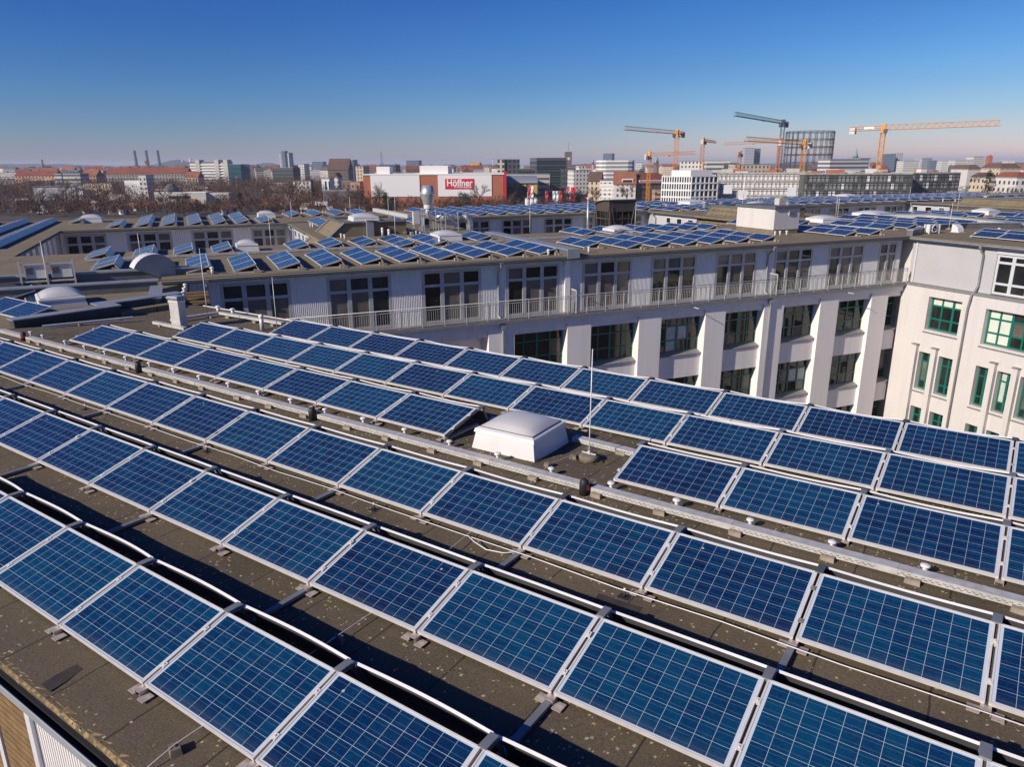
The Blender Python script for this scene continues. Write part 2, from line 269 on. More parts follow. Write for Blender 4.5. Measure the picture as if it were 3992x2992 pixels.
# ------------------------------------------------------------------ mesh builder and object helpers
class MB:
    def __init__(s): s.v = []; s.f = []; s.mi = []; s.uv = {}; s.sm = []
    def face(s, pts, mi=0, uv=None, smooth=False):
        b = len(s.v); s.v += [tuple(p) for p in pts]; s.f.append(tuple(range(b, b + len(pts)))); s.mi.append(mi); s.sm.append(smooth)
        if uv: s.uv[len(s.f) - 1] = uv
    def box(s, x0, x1, y0, y1, z0, z1, mi=0, T=None):
        P = [Vector((x, y, z)) for z in (z0, z1) for x, y in ((x0, y0), (x1, y0), (x1, y1), (x0, y1))]
        if T is not None: P = [T @ p for p in P]
        b = len(s.v); s.v += [tuple(p) for p in P]
        for q in ((3, 2, 1, 0), (4, 5, 6, 7), (0, 1, 5, 4), (1, 2, 6, 5), (2, 3, 7, 6), (3, 0, 4, 7)):
            s.f.append(tuple(b + i for i in q)); s.mi.append(mi); s.sm.append(False)
        return s
    def frustum(s, cx, cy, z0, z1, hx0, hy0, hx1, hy1, mi=0):
        P = [(cx + sx * hx0, cy + sy * hy0, z0) for sx, sy in ((-1, -1), (1, -1), (1, 1), (-1, 1))] + [(cx + sx * hx1, cy + sy * hy1, z1) for sx, sy in ((-1, -1), (1, -1), (1, 1), (-1, 1))]
        b = len(s.v); s.v += P
        for q in ((3, 2, 1, 0), (4, 5, 6, 7), (0, 1, 5, 4), (1, 2, 6, 5), (2, 3, 7, 6), (3, 0, 4, 7)):
            s.f.append(tuple(b + i for i in q)); s.mi.append(mi); s.sm.append(False)
        return s
    def prism(s, poly, z0, z1, mi=0, T=None):
        n = len(poly); P = [Vector((x, y, z0)) for x, y in poly] + [Vector((x, y, z1)) for x, y in poly]
        if T is not None: P = [T @ p for p in P]
        b = len(s.v); s.v += [tuple(p) for p in P]
        s.f.append(tuple(b + i for i in reversed(range(n)))); s.f.append(tuple(b + n + i for i in range(n))); s.mi += [mi, mi]; s.sm += [False, False]
        for i in range(n):
            j = (i + 1) % n; s.f.append((b + i, b + j, b + n + j, b + n + i)); s.mi.append(mi); s.sm.append(False)
        return s
    def tube(s, pts, r, n=8, mi=0, r2=None, cap=True):
        pts = [Vector(p) for p in pts]; rings = []; m = len(pts)
        up = None
        for i, p in enumerate(pts):
            d = (pts[min(i + 1, m - 1)] - pts[max(i - 1, 0)]).normalized()
            if up is None: up = Vector((0, 0, 1)) if abs(d.z) < 0.9 else Vector((1, 0, 0))
            a = d.cross(up).normalized(); c = a.cross(d)
            rr = r if r2 is None else r + (r2 - r) * i / max(1, m - 1)
            if isinstance(r, (list, tuple)): rr = r[i]
            b = len(s.v); s.v += [tuple(p + (a * math.cos(2 * PI * k / n) + c * math.sin(2 * PI * k / n)) * rr) for k in range(n)]; rings.append(b)
        for i in range(m - 1):
            for k in range(n):
                k2 = (k + 1) % n; s.f.append((rings[i] + k, rings[i + 1] + k, rings[i + 1] + k2, rings[i] + k2)); s.mi.append(mi); s.sm.append(n > 5)
        if cap:
            s.f.append(tuple(rings[0] + k for k in range(n))); s.f.append(tuple(rings[-1] + k for k in reversed(range(n)))); s.mi += [mi, mi]; s.sm += [False, False]
        return s
    def lathe(s, prof, n=16, mi=0, o=(0, 0, 0)):
        rings = []
        for r, z in prof:
            b = len(s.v); s.v += [(o[0] + r * math.cos(2 * PI * k / n), o[1] + r * math.sin(2 * PI * k / n), o[2] + z) for k in range(n)]; rings.append(b)
        for i in range(len(prof) - 1):
            for k in range(n):
                k2 = (k + 1) % n; s.f.append((rings[i] + k, rings[i] + k2, rings[i + 1] + k2, rings[i + 1] + k)); s.mi.append(mi); s.sm.append(True)
        s.f.append(tuple(rings[0] + k for k in reversed(range(n)))); s.f.append(tuple(rings[-1] + k for k in range(n))); s.mi += [mi, mi]; s.sm += [False, False]
        return s
    def mesh(s, name, mats):
        me = bpy.data.meshes.new(name); me.from_pydata(s.v, [], s.f)
        for m in (mats if isinstance(mats, (list, tuple)) else [mats]): me.materials.append(M[m])
        me.polygons.foreach_set('material_index', s.mi); me.polygons.foreach_set('use_smooth', s.sm)
        uvl = me.uv_layers.new(name='UVMap').data
        for p in me.polygons:
            if p.index in s.uv:
                for li, q in zip(p.loop_indices, s.uv[p.index]): uvl[li].uv = q
            else:
                n = p.normal
                if abs(n.z) > 0.7:
                    for li in p.loop_indices: c = me.vertices[me.loops[li].vertex_index].co; uvl[li].uv = (c.x, c.y)
                else:
                    h = math.hypot(n.x, n.y) or 1; tx, ty = -n.y / h, n.x / h
                    for li in p.loop_indices: c = me.vertices[me.loops[li].vertex_index].co; uvl[li].uv = (c.x * tx + c.y * ty, c.z)
        me.update(); return me
    def build(s, name, mats, parent=None, loc=None):
        return put(name, s.mesh(name, mats), parent, loc)

def put(name, me, parent=None, loc=None, rot=None):
    o = bpy.data.objects.new(name, me); COL.objects.link(o)
    if parent is not None: o.parent = parent
    if loc is not None: o.location = loc
    if rot is not None: o.rotation_euler = rot
    return o
def tag(o, label, cat, group=None, kind=None):
    o['label'] = label; o['category'] = cat
    if group: o['group'] = group
    if kind: o['kind'] = kind
    return o
def thing(name, label, cat, loc=(0, 0, 0), rotz=0.0, group=None):
    o = put(name, None, None, loc, (0, 0, rotz)); o.empty_display_size = 0.3
    return tag(o, label, cat, group)
def dup(root, loc, rot=None, label=None, group=None):
    r = root.copy(); COL.objects.link(r); r.location = loc
    if rot is not None: r.rotation_euler = rot
    if label: r['label'] = label
    if group: r['group'] = group
    for ch in list(root.children):
        c = ch.copy(); COL.objects.link(c); c.parent = r
        for g in list(ch.children):
            d = g.copy(); COL.objects.link(d); d.parent = c
    return r
_u = 'zeroth first second third fourth fifth sixth seventh eighth ninth tenth eleventh twelfth thirteenth fourteenth fifteenth sixteenth seventeenth eighteenth nineteenth'.split()
_t = {20: 'twent', 30: 'thirt', 40: 'fort', 50: 'fift', 60: 'sixt', 70: 'sevent', 80: 'eight', 90: 'ninet'}
ORD = _u + [(_t[n // 10 * 10] + 'ieth') if n % 10 == 0 else _t[n // 10 * 10] + 'y-' + _u[n % 10] for n in range(20, 100)]
# rotated frame of the courtyard buildings: a runs to the right along the wing front, b away along the courtyard front
KX, KY, TH = 5.12, 39.58, rad(-32.14)
AV = Vector((math.cos(TH), math.sin(TH), 0)); BV = Vector((-math.sin(TH), math.cos(TH), 0)); KV = Vector((KX, KY, 0))
def ABZ(a, b, z=0.0): return KV + AV * a + BV * b + Vector((0, 0, z))
GZ = -20.0
HAZE = 0.00011
# ================================================================== near building (frame: x along the panel rows, y up the roof)
ROWS = dict(A=(-7.0347, .0714, -.0849, -.0006, .2446), B=(-8.7196, -1.9579, -.0029, -.0008, .2477), CL=(-10.3293, -4.0251, .0946, -.0017, .2381),
            CR=(6.3781, -3.982, .0514, .0012, .2531), D=(-8.7561, -6.4784, .0352, -.0001, .2932), E=(-3.708, -8.5338, -.0257, .003, .2727),
            F=(1.3497, -10.553, -.0678, -.001, .2771))
DECK = [(-11.12, -.20), (-10.55, -.175), (-8.53, -.135), (-6.48, -.075), (-4.0, -.03), (-1.96, -.115), (.07, -.195), (2.0, -.22)]
def deck_z(y):
    for (y0, z0), (y1, z1) in zip(DECK, DECK[1:]):
        if y <= y1: return z0 + (z1 - z0) * (y - y0) / (y1 - y0)
    return DECK[-1][1]
XL, XR = -13.9, 22.0

def corrug(mb, p0, p1, z0, z1, nrm, pitch=0.085, depth=0.022, mi=0):
    p0, p1, nrm = Vector(p0), Vector(p1), Vector(nrm); L = (p1 - p0).length; d = (p1 - p0) / L
    n = max(1, int(round(L / pitch))); pts = []
    for i in range(n):
        t0 = i / n * L; w = L / n
        pts += [(t0, 0), (t0 + w * .22, depth), (t0 + w * .5, depth), (t0 + w * .72, 0)]
    pts.append((L, 0))
    P = [p0 + d * t + nrm * h for t, h in pts]
    flip = d.cross(Vector((0, 0, 1))).dot(nrm) < 0
    for a, b in zip(P, P[1:]):
        q = [(a.x, a.y, z0), (b.x, b.y, z0), (b.x, b.y, z1), (a.x, a.y, z1)]
        mb.face(q[::-1] if flip else q, mi)

def cor(par, mat, *a):
    m = MB(); corrug(m, *a); return m.build('cladding', mat, par)

def near_building():
    t = thing('office_building', 'near office building whose bitumen felt roof carries the closest solar panel rows', 'building', (4, -4.5, GZ))
    o = Vector((4, -4.5, GZ)); L = lambda m, n, mt: m.build(n, mt, t, (-4, 4.5, -GZ))
    m = MB()
    for (y0, z0), (y1, z1) in zip(DECK, DECK[1:]): m.face([(XL, y0, z0), (XR, y0, z0), (XR, y1, z1), (XL, y1, z1)])
    m.face([(XL, DECK[0][0], DECK[0][1] - .12), (XR, DECK[0][0], DECK[0][1] - .12), (XR, DECK[0][0], DECK[0][1]), (XL, DECK[0][0], DECK[0][1])])
    m.face([(XR, 2.0, -.4), (XL, 2.0, -.4), (XL, 2.0, -.22), (XR, 2.0, -.22)])
    L(m, 'roof', 'bitumen')
    m = MB(); rr = random.Random(3)                              # crumbling lichen-covered edge of the felt
    x = XL
    while x < XR:
        w = rr.uniform(.04, .22); h = rr.uniform(.01, .07)
        m.face([(x, -11.145, -.27 + h), (x + w, -11.145, -.27 + rr.uniform(0, .05)), (x + w * rr.uniform(.75, 1), -11.125 + h, -.196), (x + w * rr.uniform(0, .25), -11.125 + h * rr.uniform(.5, 1), -.196)])
        x += w * rr.choice((.8, .9, 1.0, 1.0, 1.1, 2.2))
    o_ = L(m, 'roof_edge', 'lichen_edge'); o_['kind'] = 'stuff'
    m = MB().box(XL, XR, -11.236, -11.14, -.40, -.385)             # gutter trough with a pale outer lip
    m.box(XL, XR, -11.16, -10.86, -.385, -.312)
    L(m, 'gutter', 'rubber')
    m = MB().box(XL, XR, -11.242, -11.236, -.40, -.305).tube([(XL, -11.239, -.305), (XR, -11.239, -.305)], .009, 6)
    L(m, 'gutter_lip', 'zinc')
    m = MB().tube([(-13.2, 2.0, -.20), (XR, 2.0, -.20)], .022, 6)
    L(m, 'edge_rail', 'plastic_white')
    m = MB().box(XL, XR, -10.98, 1.9, GZ, -3.2).box(XL, XR, -10.88, 1.9, -3.2, -.37); L(m, 'wall', 'plaster')
    m = MB().box(XL, XR, -11.25, -10.98, -3.2, -3.05); L(m, 'ledge', 'zinc')
    xs = [(-9, -6.1), (-4.9, -2.0), (-.5, 2.72), (3.98, 7.0), (8.3, 11.3), (12.6, 15.6), (16.9, 19.9)]
    e = XL
    for x0, x1 in xs + [(XR, XR)]:
        m = MB(); corrug(m, (e, -10.87, 0), (x0, -10.87, 0), -3.04, -.37, (0, -1, 0), .06, .016); L(m, 'cladding', 'corrugated_white'); e = x1
    for x0, x1 in xs:
        m = MB(); n = 3; w = (x1 - x0) / n
        for i in range(n + 1): xx = x0 + i * w; m.box(xx - .06, xx + .06, -10.93, -10.88, -3.0, -.4)
        m.box(x0 + .06, x1 - .06, -10.915, -10.88, -1.15, -1.05)
        f = L(m, 'window', 'frame_pale')
        m = MB()
        for q in range(26): m.box(x0 + .06, x1 - .06, -10.905, -10.882, -3.0 + q * .1, -3.0 + q * .1 + .085)
        p = m.build('blind', 'timber', f)
    return t
near_building()

# ------------------------------------------------------------------ solar panels
def panel_meshes():
    f = MB(); W, H, r = 1.652, .99, .0165
    f.box(0, W, 0, r, -.042, 0); f.box(0, W, H - r, H, -.042, 0); f.box(0, r, r, H - r, -.042, 0); f.box(W - r, W, r, H - r, -.042, 0)
    f.box(r, W - r, r, H - r, -.036, -.030)
    c = MB(); g = .046; px, py = (W - 2 * g) / 10, (H - 2 * .036) / 6
    def U(x, y): return ((x - g) / px, (y - .036) / py)
    P = [(r, r), (W - r, r), (W - r, H - r), (r, H - r)]
    c.face([(x, y, -.005) for x, y in P], 0, [U(*p) for p in P])
    return f.mesh('frame', 'alu'), c.mesh('cells', 'pv_cells')
FR_ME, CE_ME = panel_meshes()
NP = [0]
def solar_panel(loc, tilt, ang, label, group):
    o = put('solar_panel', None, None, loc, (tilt, 0, ang)); tag(o, label, 'solar panel', group)
    put('frame', FR_ME, o); put('cells', CE_ME, o); NP[0] += 1
    return o

def deflector_mesh(dh, seed=0):
    m = MB(); n = 10; W = 1.66; rr = random.Random(seed); k = rr.uniform(.75, 1.15)
    top = []; bot = []
    for i in range(n + 1):
        s = i / n; q = math.sin(PI * s) * k
        top.append(Vector((s * W, .012 + .085 * q, -.012 - .06 * q))); bot.append(Vector((s * W, .17, -dh + .02)))
    for i in range(n):
        a, b = top[i], top[i + 1]
        m.face([a, b, b + Vector((0, -.024, -.016)), a + Vector((0, -.024, -.016))][::-1], 1)
        m.face([b, a, bot[i], bot[i + 1]], 0); m.face([a, b, bot[i + 1], bot[i]], 0)
        m.face([bot[i], bot[i + 1], bot[i + 1] + Vector((0, .05, 0)), bot[i] + Vector((0, .05, 0))], 0)
    return m.mesh('wind_deflector', ['deflector_shaded', 'glint_edge'])

RNAME = dict(A='courtyard edge row', B='second row from the courtyard', CL='row left of the skylight',
             CR='row right of the rod', D='long row before the cable tray', E='second row from the front', F='nearest row')
RK = dict(A=(0, 12), B=(0, 13), CL=(0, 8), CR=(0, 5), D=(-5, 14), E=(-4, 10), F=(-2, 5))
FIRST = dict(A=0, B=0, CL=0, CR=0, D=0, E=0, F=0)
GP = 'solar panels on the near roof'
PITCHX = 1.68
brk = {}
def bracket(longrail):
    r = 'panel_bracket'
    t = thing(r, 'x', 'bracket')
    m = MB().box(-.145, -.045, -.085, .03, -.095, -.085).box(.05, .15, -.105, .015, -.095, -.085)
    m.box(-.04, .04, -.07, .02, -.05, -.042).box(-.045, -.038, -.07, .02, -.095, -.042).box(.038, .045, -.07, .02, -.095, -.042)
    m.build('foot_plate', 'foot_plate', t)
    m = MB().box(-.035, .035, .1 if not longrail else -1.02, .95, -.098, -.055 if not longrail else -.06)
    m.build('base_rail', 'rail_grey', t)
    return t
def build_near_panels():
    defs = {}
    b_long = bracket(True); b_short = bracket(False); used = {True: 0, False: 0}
    for rn, (x0, y0, z0, ang, tilt) in ROWS.items():
        k0, k1 = RK[rn]; ct, st = math.cos(tilt), math.sin(tilt)
        dz = z0 - deck_z(y0 + 1.1) + .99 * st
        key = round(dz, 2)
        if key not in defs: defs[key] = [deflector_mesh(key, s) for s in range(4)]
        def seen(*pts): return any(0 < q[0] < 1024 and 0 < q[1] < 768 for q in (proj_px(Vector(p)) for p in pts))
        vp = [k for k in range(k0, k1) if seen(*[(x0 + (k + s) * PITCHX, y0 + r * ct, z0 + r * st) for s in (.03, .5, .97) for r in (0, .5, .99)])]
        vj = [k for k in range(k0, k1 + 1) if seen((x0 + k * PITCHX, y0 - .05, z0 - .05), (x0 + k * PITCHX, y0 + 1.0, z0 + .25))]
        def nth(k, v): return ORD[v.index(k) + 1] + ' from the left' if k in v else 'beyond the %s edge' % ('left' if k < v[0] else 'right')
        for k in range(k0, k1):
            bx, by = x0 + math.cos(ang) * (k * PITCHX + .014), y0 + math.sin(ang) * k * PITCHX
            P = proj_px(Vector((bx + .8, by + .45, z0 + .1)))
            lab = 'blue solar panel, %s in the %s' % (nth(k, vp), RNAME[rn])
            solar_panel((bx, by, z0), tilt + R.uniform(-.004, .004), ang + R.uniform(-.0015, .0015), lab, GP)
            d = put('wind_deflector', defs[key][R.randrange(4)], None, (bx - .01, by + .99 * ct + .185, z0 + .99 * st), (0, 0, ang))
            tag(d, 'wind deflector behind panel %s of the %s' % (nth(k, vp), RNAME[rn]), 'wind deflector', 'wind deflectors behind the near panels')
        for k in range(k0, k1 + 1):
            lng = rn in ('D', 'E') and k % 2 == 1
            bx, by = x0 + math.cos(ang) * k * PITCHX, y0 + math.sin(ang) * k * PITCHX
            src = b_long if lng else b_short
            lab = '%s, %s under the %s' % ('long-railed bracket' if lng else 'short grey bracket', nth(k, vj), RNAME[rn])
            if used[lng] == 0: o = src; o.location = (bx, by, z0); o.rotation_euler = (0, 0, ang); o['label'] = lab; o['group'] = 'brackets under the near panels'; used[lng] = 1
            else: o = dup(src, (bx, by, z0), (0, 0, ang), lab, 'brackets under the near panels')
            m = brk.get(rn)
            if m is None:
                zt = .99 * st
                mm = MB().box(-.042, .042, .99 * ct - .012, .99 * ct + .165, zt - .012, zt + .006).box(-.042, .042, .99 * ct + .165, .99 * ct + .173, zt - .09, zt + .006)
                mm.tube([(0, .99 * ct + .16, zt - .02), (0, .99 * ct + .30, -.08)], .018, 5)
                cls = []
                for s in (.24, .74):
                    cl = MB()
                    T = Matrix.Translation((0, s * .99 * ct, s * zt)) @ Matrix.Rotation(tilt, 4, 'X')
                    cl.box(-.026, .026, -.03, .03, -.001, .007, 0, T); cl.box(-.007, .007, -.007, .007, .007, .018, 0, T); cls.append(cl.mesh('clamp', 'alu'))
                T = Matrix.Rotation(tilt, 4, 'X')
                sl = MB().box(-.02, .02, 0, .98, -.05, -.035, 0, T)
                m = brk[rn] = (mm.mesh('ridge_cap', 'rail_grey'), cls, sl.mesh('sloping_rail', 'rail_dark'))
            put('ridge_cap', m[0], o); put('sloping_rail', m[2], o)
            for q in m[1]: put('clamp', q, o)
def proj_px(P):
    d = P - CAM; z = d.dot(FW)
    return (512 + FPX * 1024 / 3992 * d.dot(RT) / z, 384 - FPX * 1024 / 3992 * d.dot(UP) / z, z)
build_near_panels()

# ------------------------------------------------------------------ skylights
def skylight(loc, lx, ly, h, dome, rot, label, group='white dome skylights'):
    t = thing('dome_skylight', label, 'skylight', loc, rot, group)
    MB().frustum(0, 0, 0, h - .05, lx / 2, ly / 2, lx / 2 - .07, ly / 2 - .07).build('curb', 'plastic_white', t)
    m = MB(); m.frustum(0, 0, h - .09, h - .03, lx / 2 - .035, ly / 2 - .035, lx / 2 - .05, ly / 2 - .05); m.frustum(0, 0, h - .03, h, lx / 2 - .05, ly / 2 - .05, lx / 2 - .12, ly / 2 - .12)
    m.build('rim', 'alu_white', t)
    m = MB(); n = 12; ax, ay = lx / 2 - .115, ly / 2 - .115
    def z(u, v): return h + .004 + dome * (max(0, 1 - abs(u) ** 2.2) * max(0, 1 - abs(v) ** 2.2)) ** .62
    g = [[(ax * (2 * i / n - 1), ay * (2 * j / n - 1), z(2 * i / n - 1, 2 * j / n - 1)) for i in range(n + 1)] for j in range(n + 1)]
    b = len(m.v)
    for r_ in g: m.v += r_
    for j in range(n):
        for i in range(n):
            q = b + j * (n + 1) + i; m.f.append((q, q + 1, q + n + 2, q + n + 1)); m.mi.append(0); m.sm.append(True)
    m.build('dome', 'dome', t)
    m = MB(); e = .006
    for (x0, x1, y0, y1) in ((-ax - .012, ax + .012, -ay - .012, -ay), (-ax - .012, ax + .012, ay, ay + .012), (-ax - .012, -ax, -ay, ay), (ax, ax + .012, -ay, ay)): m.box(x0, x1, y0, y1, h - .001, h + e)
    m.build('seal', 'rubber', t)
    return t
skylight((4.28, -3.38, deck_z(-3.38) - .01), 1.28, 1.20, .42, .135, rad(2), 'white dome skylight on the near roof beside the lightning rod')

# ------------------------------------------------------------------ mushroom vents, cable tray, blocks, hoods, wires
def vent_meshes(h, r, cap):
    return MB().lathe([(r, 0), (r, h * .8)], 12).mesh('stem', 'alu'), MB().lathe([(r, h * .74), (cap, h * .76), (cap * 1.05, h * .86), (cap * .92, h * .95), (cap * .4, h), (.002, h * 1.01)], 14).mesh('cap', 'alu_white')
VM = vent_meshes(.155, .028, .055)
def vent(loc, label, group, me, s=1.0):
    o = put('mushroom_vent', None, None, loc); o.scale = (s, s, s); tag(o, label, 'roof vent', group)
    put('stem', me[0], o); put('cap', me[1], o); return o
for i in range(25):
    x = -12.32 + 1.045 * i - (.25 if i == 1 else 0); x = x if i else -12.2
    if i == 24: x = 11.8
    y = -4.17 - .004 * i + R.uniform(-.015, .015)
    vent((x, y, deck_z(y) - .003), 'small pale mushroom vent, %s from the left behind the long cable tray' % ORD[i + 1], 'mushroom vents beside the cable tray', VM, R.uniform(.95, 1.1))

def tray(p0, p1, w, label, slots=True, z0=.0, z1=.075):
    p0, p1 = Vector(p0), Vector(p1); L = (p1 - p0).length; ang = math.atan2(p1.y - p0.y, p1.x - p0.x)
    t = thing('cable_tray', label, 'cable tray', p0, ang, 'metal cable trays on the near roof')
    m = MB().box(0, L, -w / 2, w / 2, z0, z1); m.build('channel', 'galv', t)
    m = MB(); x = 0.0; k = 0
    while x < L:
        x2 = min(L, x + 2.0); m.box(x + .004, x2 - .004, -w / 2 - .004, w / 2 + .004, z1 + .001, z1 + .008); x = x2; k += 1
    m.build('cover', 'galv', t)
    m = MB(); x = .05
    while x < L - .08 and slots:
        m.box(x, x + .035, -w / 2 - .003, -w / 2, z0 + .043, z0 + .049); m.box(x + .03, x + .065, -w / 2 - .003, -w / 2, z0 + .024, z0 + .030); x += .072
    if slots: m.build('slots', 'rubber', t)
    x = 2.0
    while x < L: MB().box(x - .12, x + .12, -w / 2 - .006, w / 2 + .006, z0 + .004, z1 + .011).build('joint_sleeve', 'galv', t); x += 2.0
    return t
XS = [-13.6, -11.86, -5.90, .22, 6.2, 14.0]
for i in range(5):
    tray((XS[i] + .09, -4.44 - .0, .0), (XS[i + 1] - .09, -4.44, .0), .15, 'long galvanised cable tray, %s length from the left in the middle of the near roof' % ORD[i + 1])
tray((-11.25, -.45, -.13), (-11.05, 1.17, -.13), .12, 'galvanised cable tray running back past the metal chimney box', False)
tray((-11.0, 1.17, -.13), (-7.75, 1.22, -.13), .12, 'galvanised cable tray along the far courtyard edge of the near roof', False)
tray((-11.30, -.99, -.11), (-9.6, -.99, -.11), .12, 'short galvanised cable tray in front of the metal chimney box', False)
tray((-13.3, -3.4, -.06), (-12.3, -1.1, -.08), .12, 'galvanised cable tray running along the dark parapet', False)
tray((3.1, -2.63, .0 - .06), (3.62, -2.63, -.06), .13, 'cable tray stub left of the white skylight', True)
tray((4.93, -2.63, -.06), (6.5, -2.69, -.06), .15, 'cable tray behind the lightning rod, right of the white skylight')
bm = MB().frustum(0, 0, 0, .07, .085, .05, .08, .047)
BLK = bm.mesh('support_block', 'block')
bx = [-11.5, -10.94, -9.65, -8.47, -7.44, -6.4, -5.39, -4.37, -3.39, -2.14, -1.1, -.05, 1.16, 2.15, 3.22, 4.22, 5.29, 6.4, 7.4, 8.48, 9.64, 10.58, 11.63]
for i, x in enumerate(bx):
    o = put('support_block', BLK, None, (x, -4.53, deck_z(-4.53) - .003), (0, 0, R.uniform(-.15, .15)))
    tag(o, 'small concrete block under the long cable tray, %s from the left' % ORD[i + 1], 'concrete block', 'concrete blocks under the cable tray')
for i, (x, y) in enumerate([(-11.2, -.1), (-11.02, .8), (-10.5, 1.12), (-9.1, 1.14), (-8.2, 1.14), (-10.9, -1.03), (-12.9, -2.5), (5.9, -2.72)]):
    o = put('support_block', BLK, None, (x, y, deck_z(y) - .003), (0, 0, R.uniform(-.3, .3)))
    tag(o, 'small concrete block under the %s' % ['tray beside the metal chimney', 'tray corner at the courtyard edge', 'courtyard edge tray, left end', 'courtyard edge tray, middle', 'courtyard edge tray, right end', 'short tray before the chimney', 'tray beside the dark parapet', 'tray behind the lightning rod'][i], 'concrete block', 'concrete blocks under the cable tray')
def hood():
    t = thing('rubber_hood', 'x', 'roof hood')
    MB().lathe([(.088, 0), (.085, .20), (.075, .25), (.045, .285), (.003, .295)], 16).build('body', 'rubber', t)
    m = MB()
    for k in range(5):
        a0, a1 = -1.15 + k * .22, -1.15 + (k + 1) * .22; r = .091
        z0, z1 = .10 + .0 * k, .20 + .012 * min(k, 4 - k)
        m.face([(r * math.cos(a0), r * math.sin(a0), z0), (r * math.cos(a1), r * math.sin(a1), z0), (r * math.cos(a1), r * math.sin(a1), z1), (r * math.cos(a0), r * math.sin(a0), z1)])
    m.build('red_patch', 'red_cap', t); return t
hd = hood(); hd.scale = (.85, .85, .9)
for i, x in enumerate(XS[1:5]):
    lab = 'black rubber hood with red patch at the %s gap of the long cable tray' % ORD[i + 1]
    if i == 0: hd.location = (x, -4.52, deck_z(-4.5) - .005); hd['label'] = lab; hd['group'] = 'black hoods in the cable tray line'
    else: dup(hd, (x, -4.55, deck_z(-4.55) - .005), (0, 0, rad(28) if i == 3 else rad(95)), lab, 'black hoods in the cable tray line')

def rod(base, h, label, stone=True, lean=(0, 0), r=.011, scale=1.0, sr=.17):
    t = thing('lightning_rod', label, 'lightning rod', base, 0, 'lightning rods on the roofs')
    MB().tube([(0, 0, .02), (lean[0] * .4, lean[1] * .4, h * .4), (lean[0], lean[1], h)], r, 7, r2=r * .72).build('rod', 'alu_white', t)
    if stone:
        m = MB().lathe([(sr, 0), (sr, .085), (sr * .94, .10), (sr * .3, .112), (.02, .113)], 18); m.build('base', 'stone', t)
        m = MB().box(-.13, .13, -.012, .012, .118, .135).box(-.02, .02, -.02, .02, .10, .17); m.build('clamp', 'alu', t)
    return t
rod((5.60, -3.30, deck_z(-3.3) - .003), 1.92, 'tall thin lightning rod in a round stone foot beside the white skylight', True, (.012, 0))
m = MB(); rr = random.Random(5)
for k in range(9):
    a = rr.uniform(-2.6, .4); d = rr.uniform(.17, .24); m.lathe([(rr.uniform(.03, .055), 0), (.02, .018), (.002, .022)], 9, 0, (5.60 + d * math.cos(a), -3.30 + d * math.sin(a), deck_z(-3.35) - .004))
tag(m.build('moss', 'moss'), 'dark moss cushions growing around the stone foot of the rod', 'moss')
rod((-10.22, .21, deck_z(.21)), 2.4, 'tall thin lightning rod at the left end of the near roof', False)
rod((-7.86, 1.02, deck_z(1.02)), 1.6, 'thin lightning rod at the end of the courtyard edge tray', False, sr=.1)

def wire(pts, label, r=.006, mat='alu_white', name='lightning_wire'):
    return tag(MB().tube(pts, r, 6).build(name, mat), label, 'wire')
pts = [(-12 + i * .6, -6.62 + .012 * math.sin(i * 1.3), deck_z(-6.62) + .10 - .012 * math.sin(i * .9) ** 2) for i in range(42)]
wire(pts, 'bright thin lightning wire running along the gap in front of the long panel row')
wire([(5.62, -6.63, .03), (5.74, -6.66, -.01), (5.95, -6.68, -.05), (6.18, -6.62, -.055), (6.34, -6.56, -.02)], 'short curving bonding wire from the lightning wire to a panel bracket', .007)
rw = random.Random(31)
for i, (x, y, L, l) in enumerate([(-2.6, -7.35, 2.6, 'loose black cable in the shadow behind the second row from the front'), (6.3, -7.30, 2.2, 'loose black cable near the wire holder pad'), (8.6, -5.35, 2.4, 'loose black cable below the right end of the cable tray'), (-7.5, -5.35, 3.0, 'loose black cable below the left part of the cable tray'), (4.9, -9.35, 2.0, 'loose black cable behind the nearest row')]):
    P_ = [(x + L * s / 12, y + rw.uniform(-.05, .05), deck_z(y) + .012 + .0 * s) for s in range(13)]
    tag(MB().tube(P_, .009, 5).build('loose_cable', 'rubber'), l, 'cable', 'loose cables on the near roof')
def holder(loc, label):
    t = thing('wire_holder', label, 'wire holder', loc, 0, 'wire holders on the near roof')
    MB().box(-.07, .07, -.055, .055, 0, .004).lathe([(.022, 0), (.013, .03), (.011, .085)], 8).build('post', 'rubber', t)
    MB().lathe([(.015, .08), (.017, .11), (.006, .118)], 8).build('clip', 'alu_white', t); return t
for i, x in enumerate((-9.6, -4.27, -.12, 3.9, 7.88, 11.9)): holder((x, -6.62, deck_z(-6.62) - .002), 'black wire holder on the lightning wire, %s from the left' % ORD[i + 1])
wire([(5.6, -11.35, -.26), (5.63, -11.13, -.17), (5.65, -10.82, -.10), (5.68, -9.7, -.08), (5.70, -8.9, -.07), (5.71, -8.4, -.06), (5.60, -6.9, .0), (5.35, -4.6, .01), (5.24, -3.95, .02), (5.36, -3.3, .0), (5.34, -1.9, -.06)], 'thin grey wire crossing the near roof under the panel rows', .006, 'alu')
for i, (x, y, l) in enumerate([(5.65, -10.82, 'stone wire block near the front roof edge'), (5.71, -9.0, 'stone wire block in the shadow of the nearest row'), (5.22, -3.98, 'stone wire block beside the cable tray in front of the rod'), (5.36, -3.40, 'small stone wire block touching the round rod foot')]):
    m = MB().frustum(0, 0, 0, .075, .065, .05, .05, .04).lathe([(.022, .07), (.02, .082), (.003, .084)], 8, 0)
    o = m.build('wire_block', 'stone', None, (x, y, deck_z(y) - .003)); tag(o, l, 'stone block', 'stone wire blocks'); o.rotation_euler = (0, 0, R.uniform(-.5, .5))

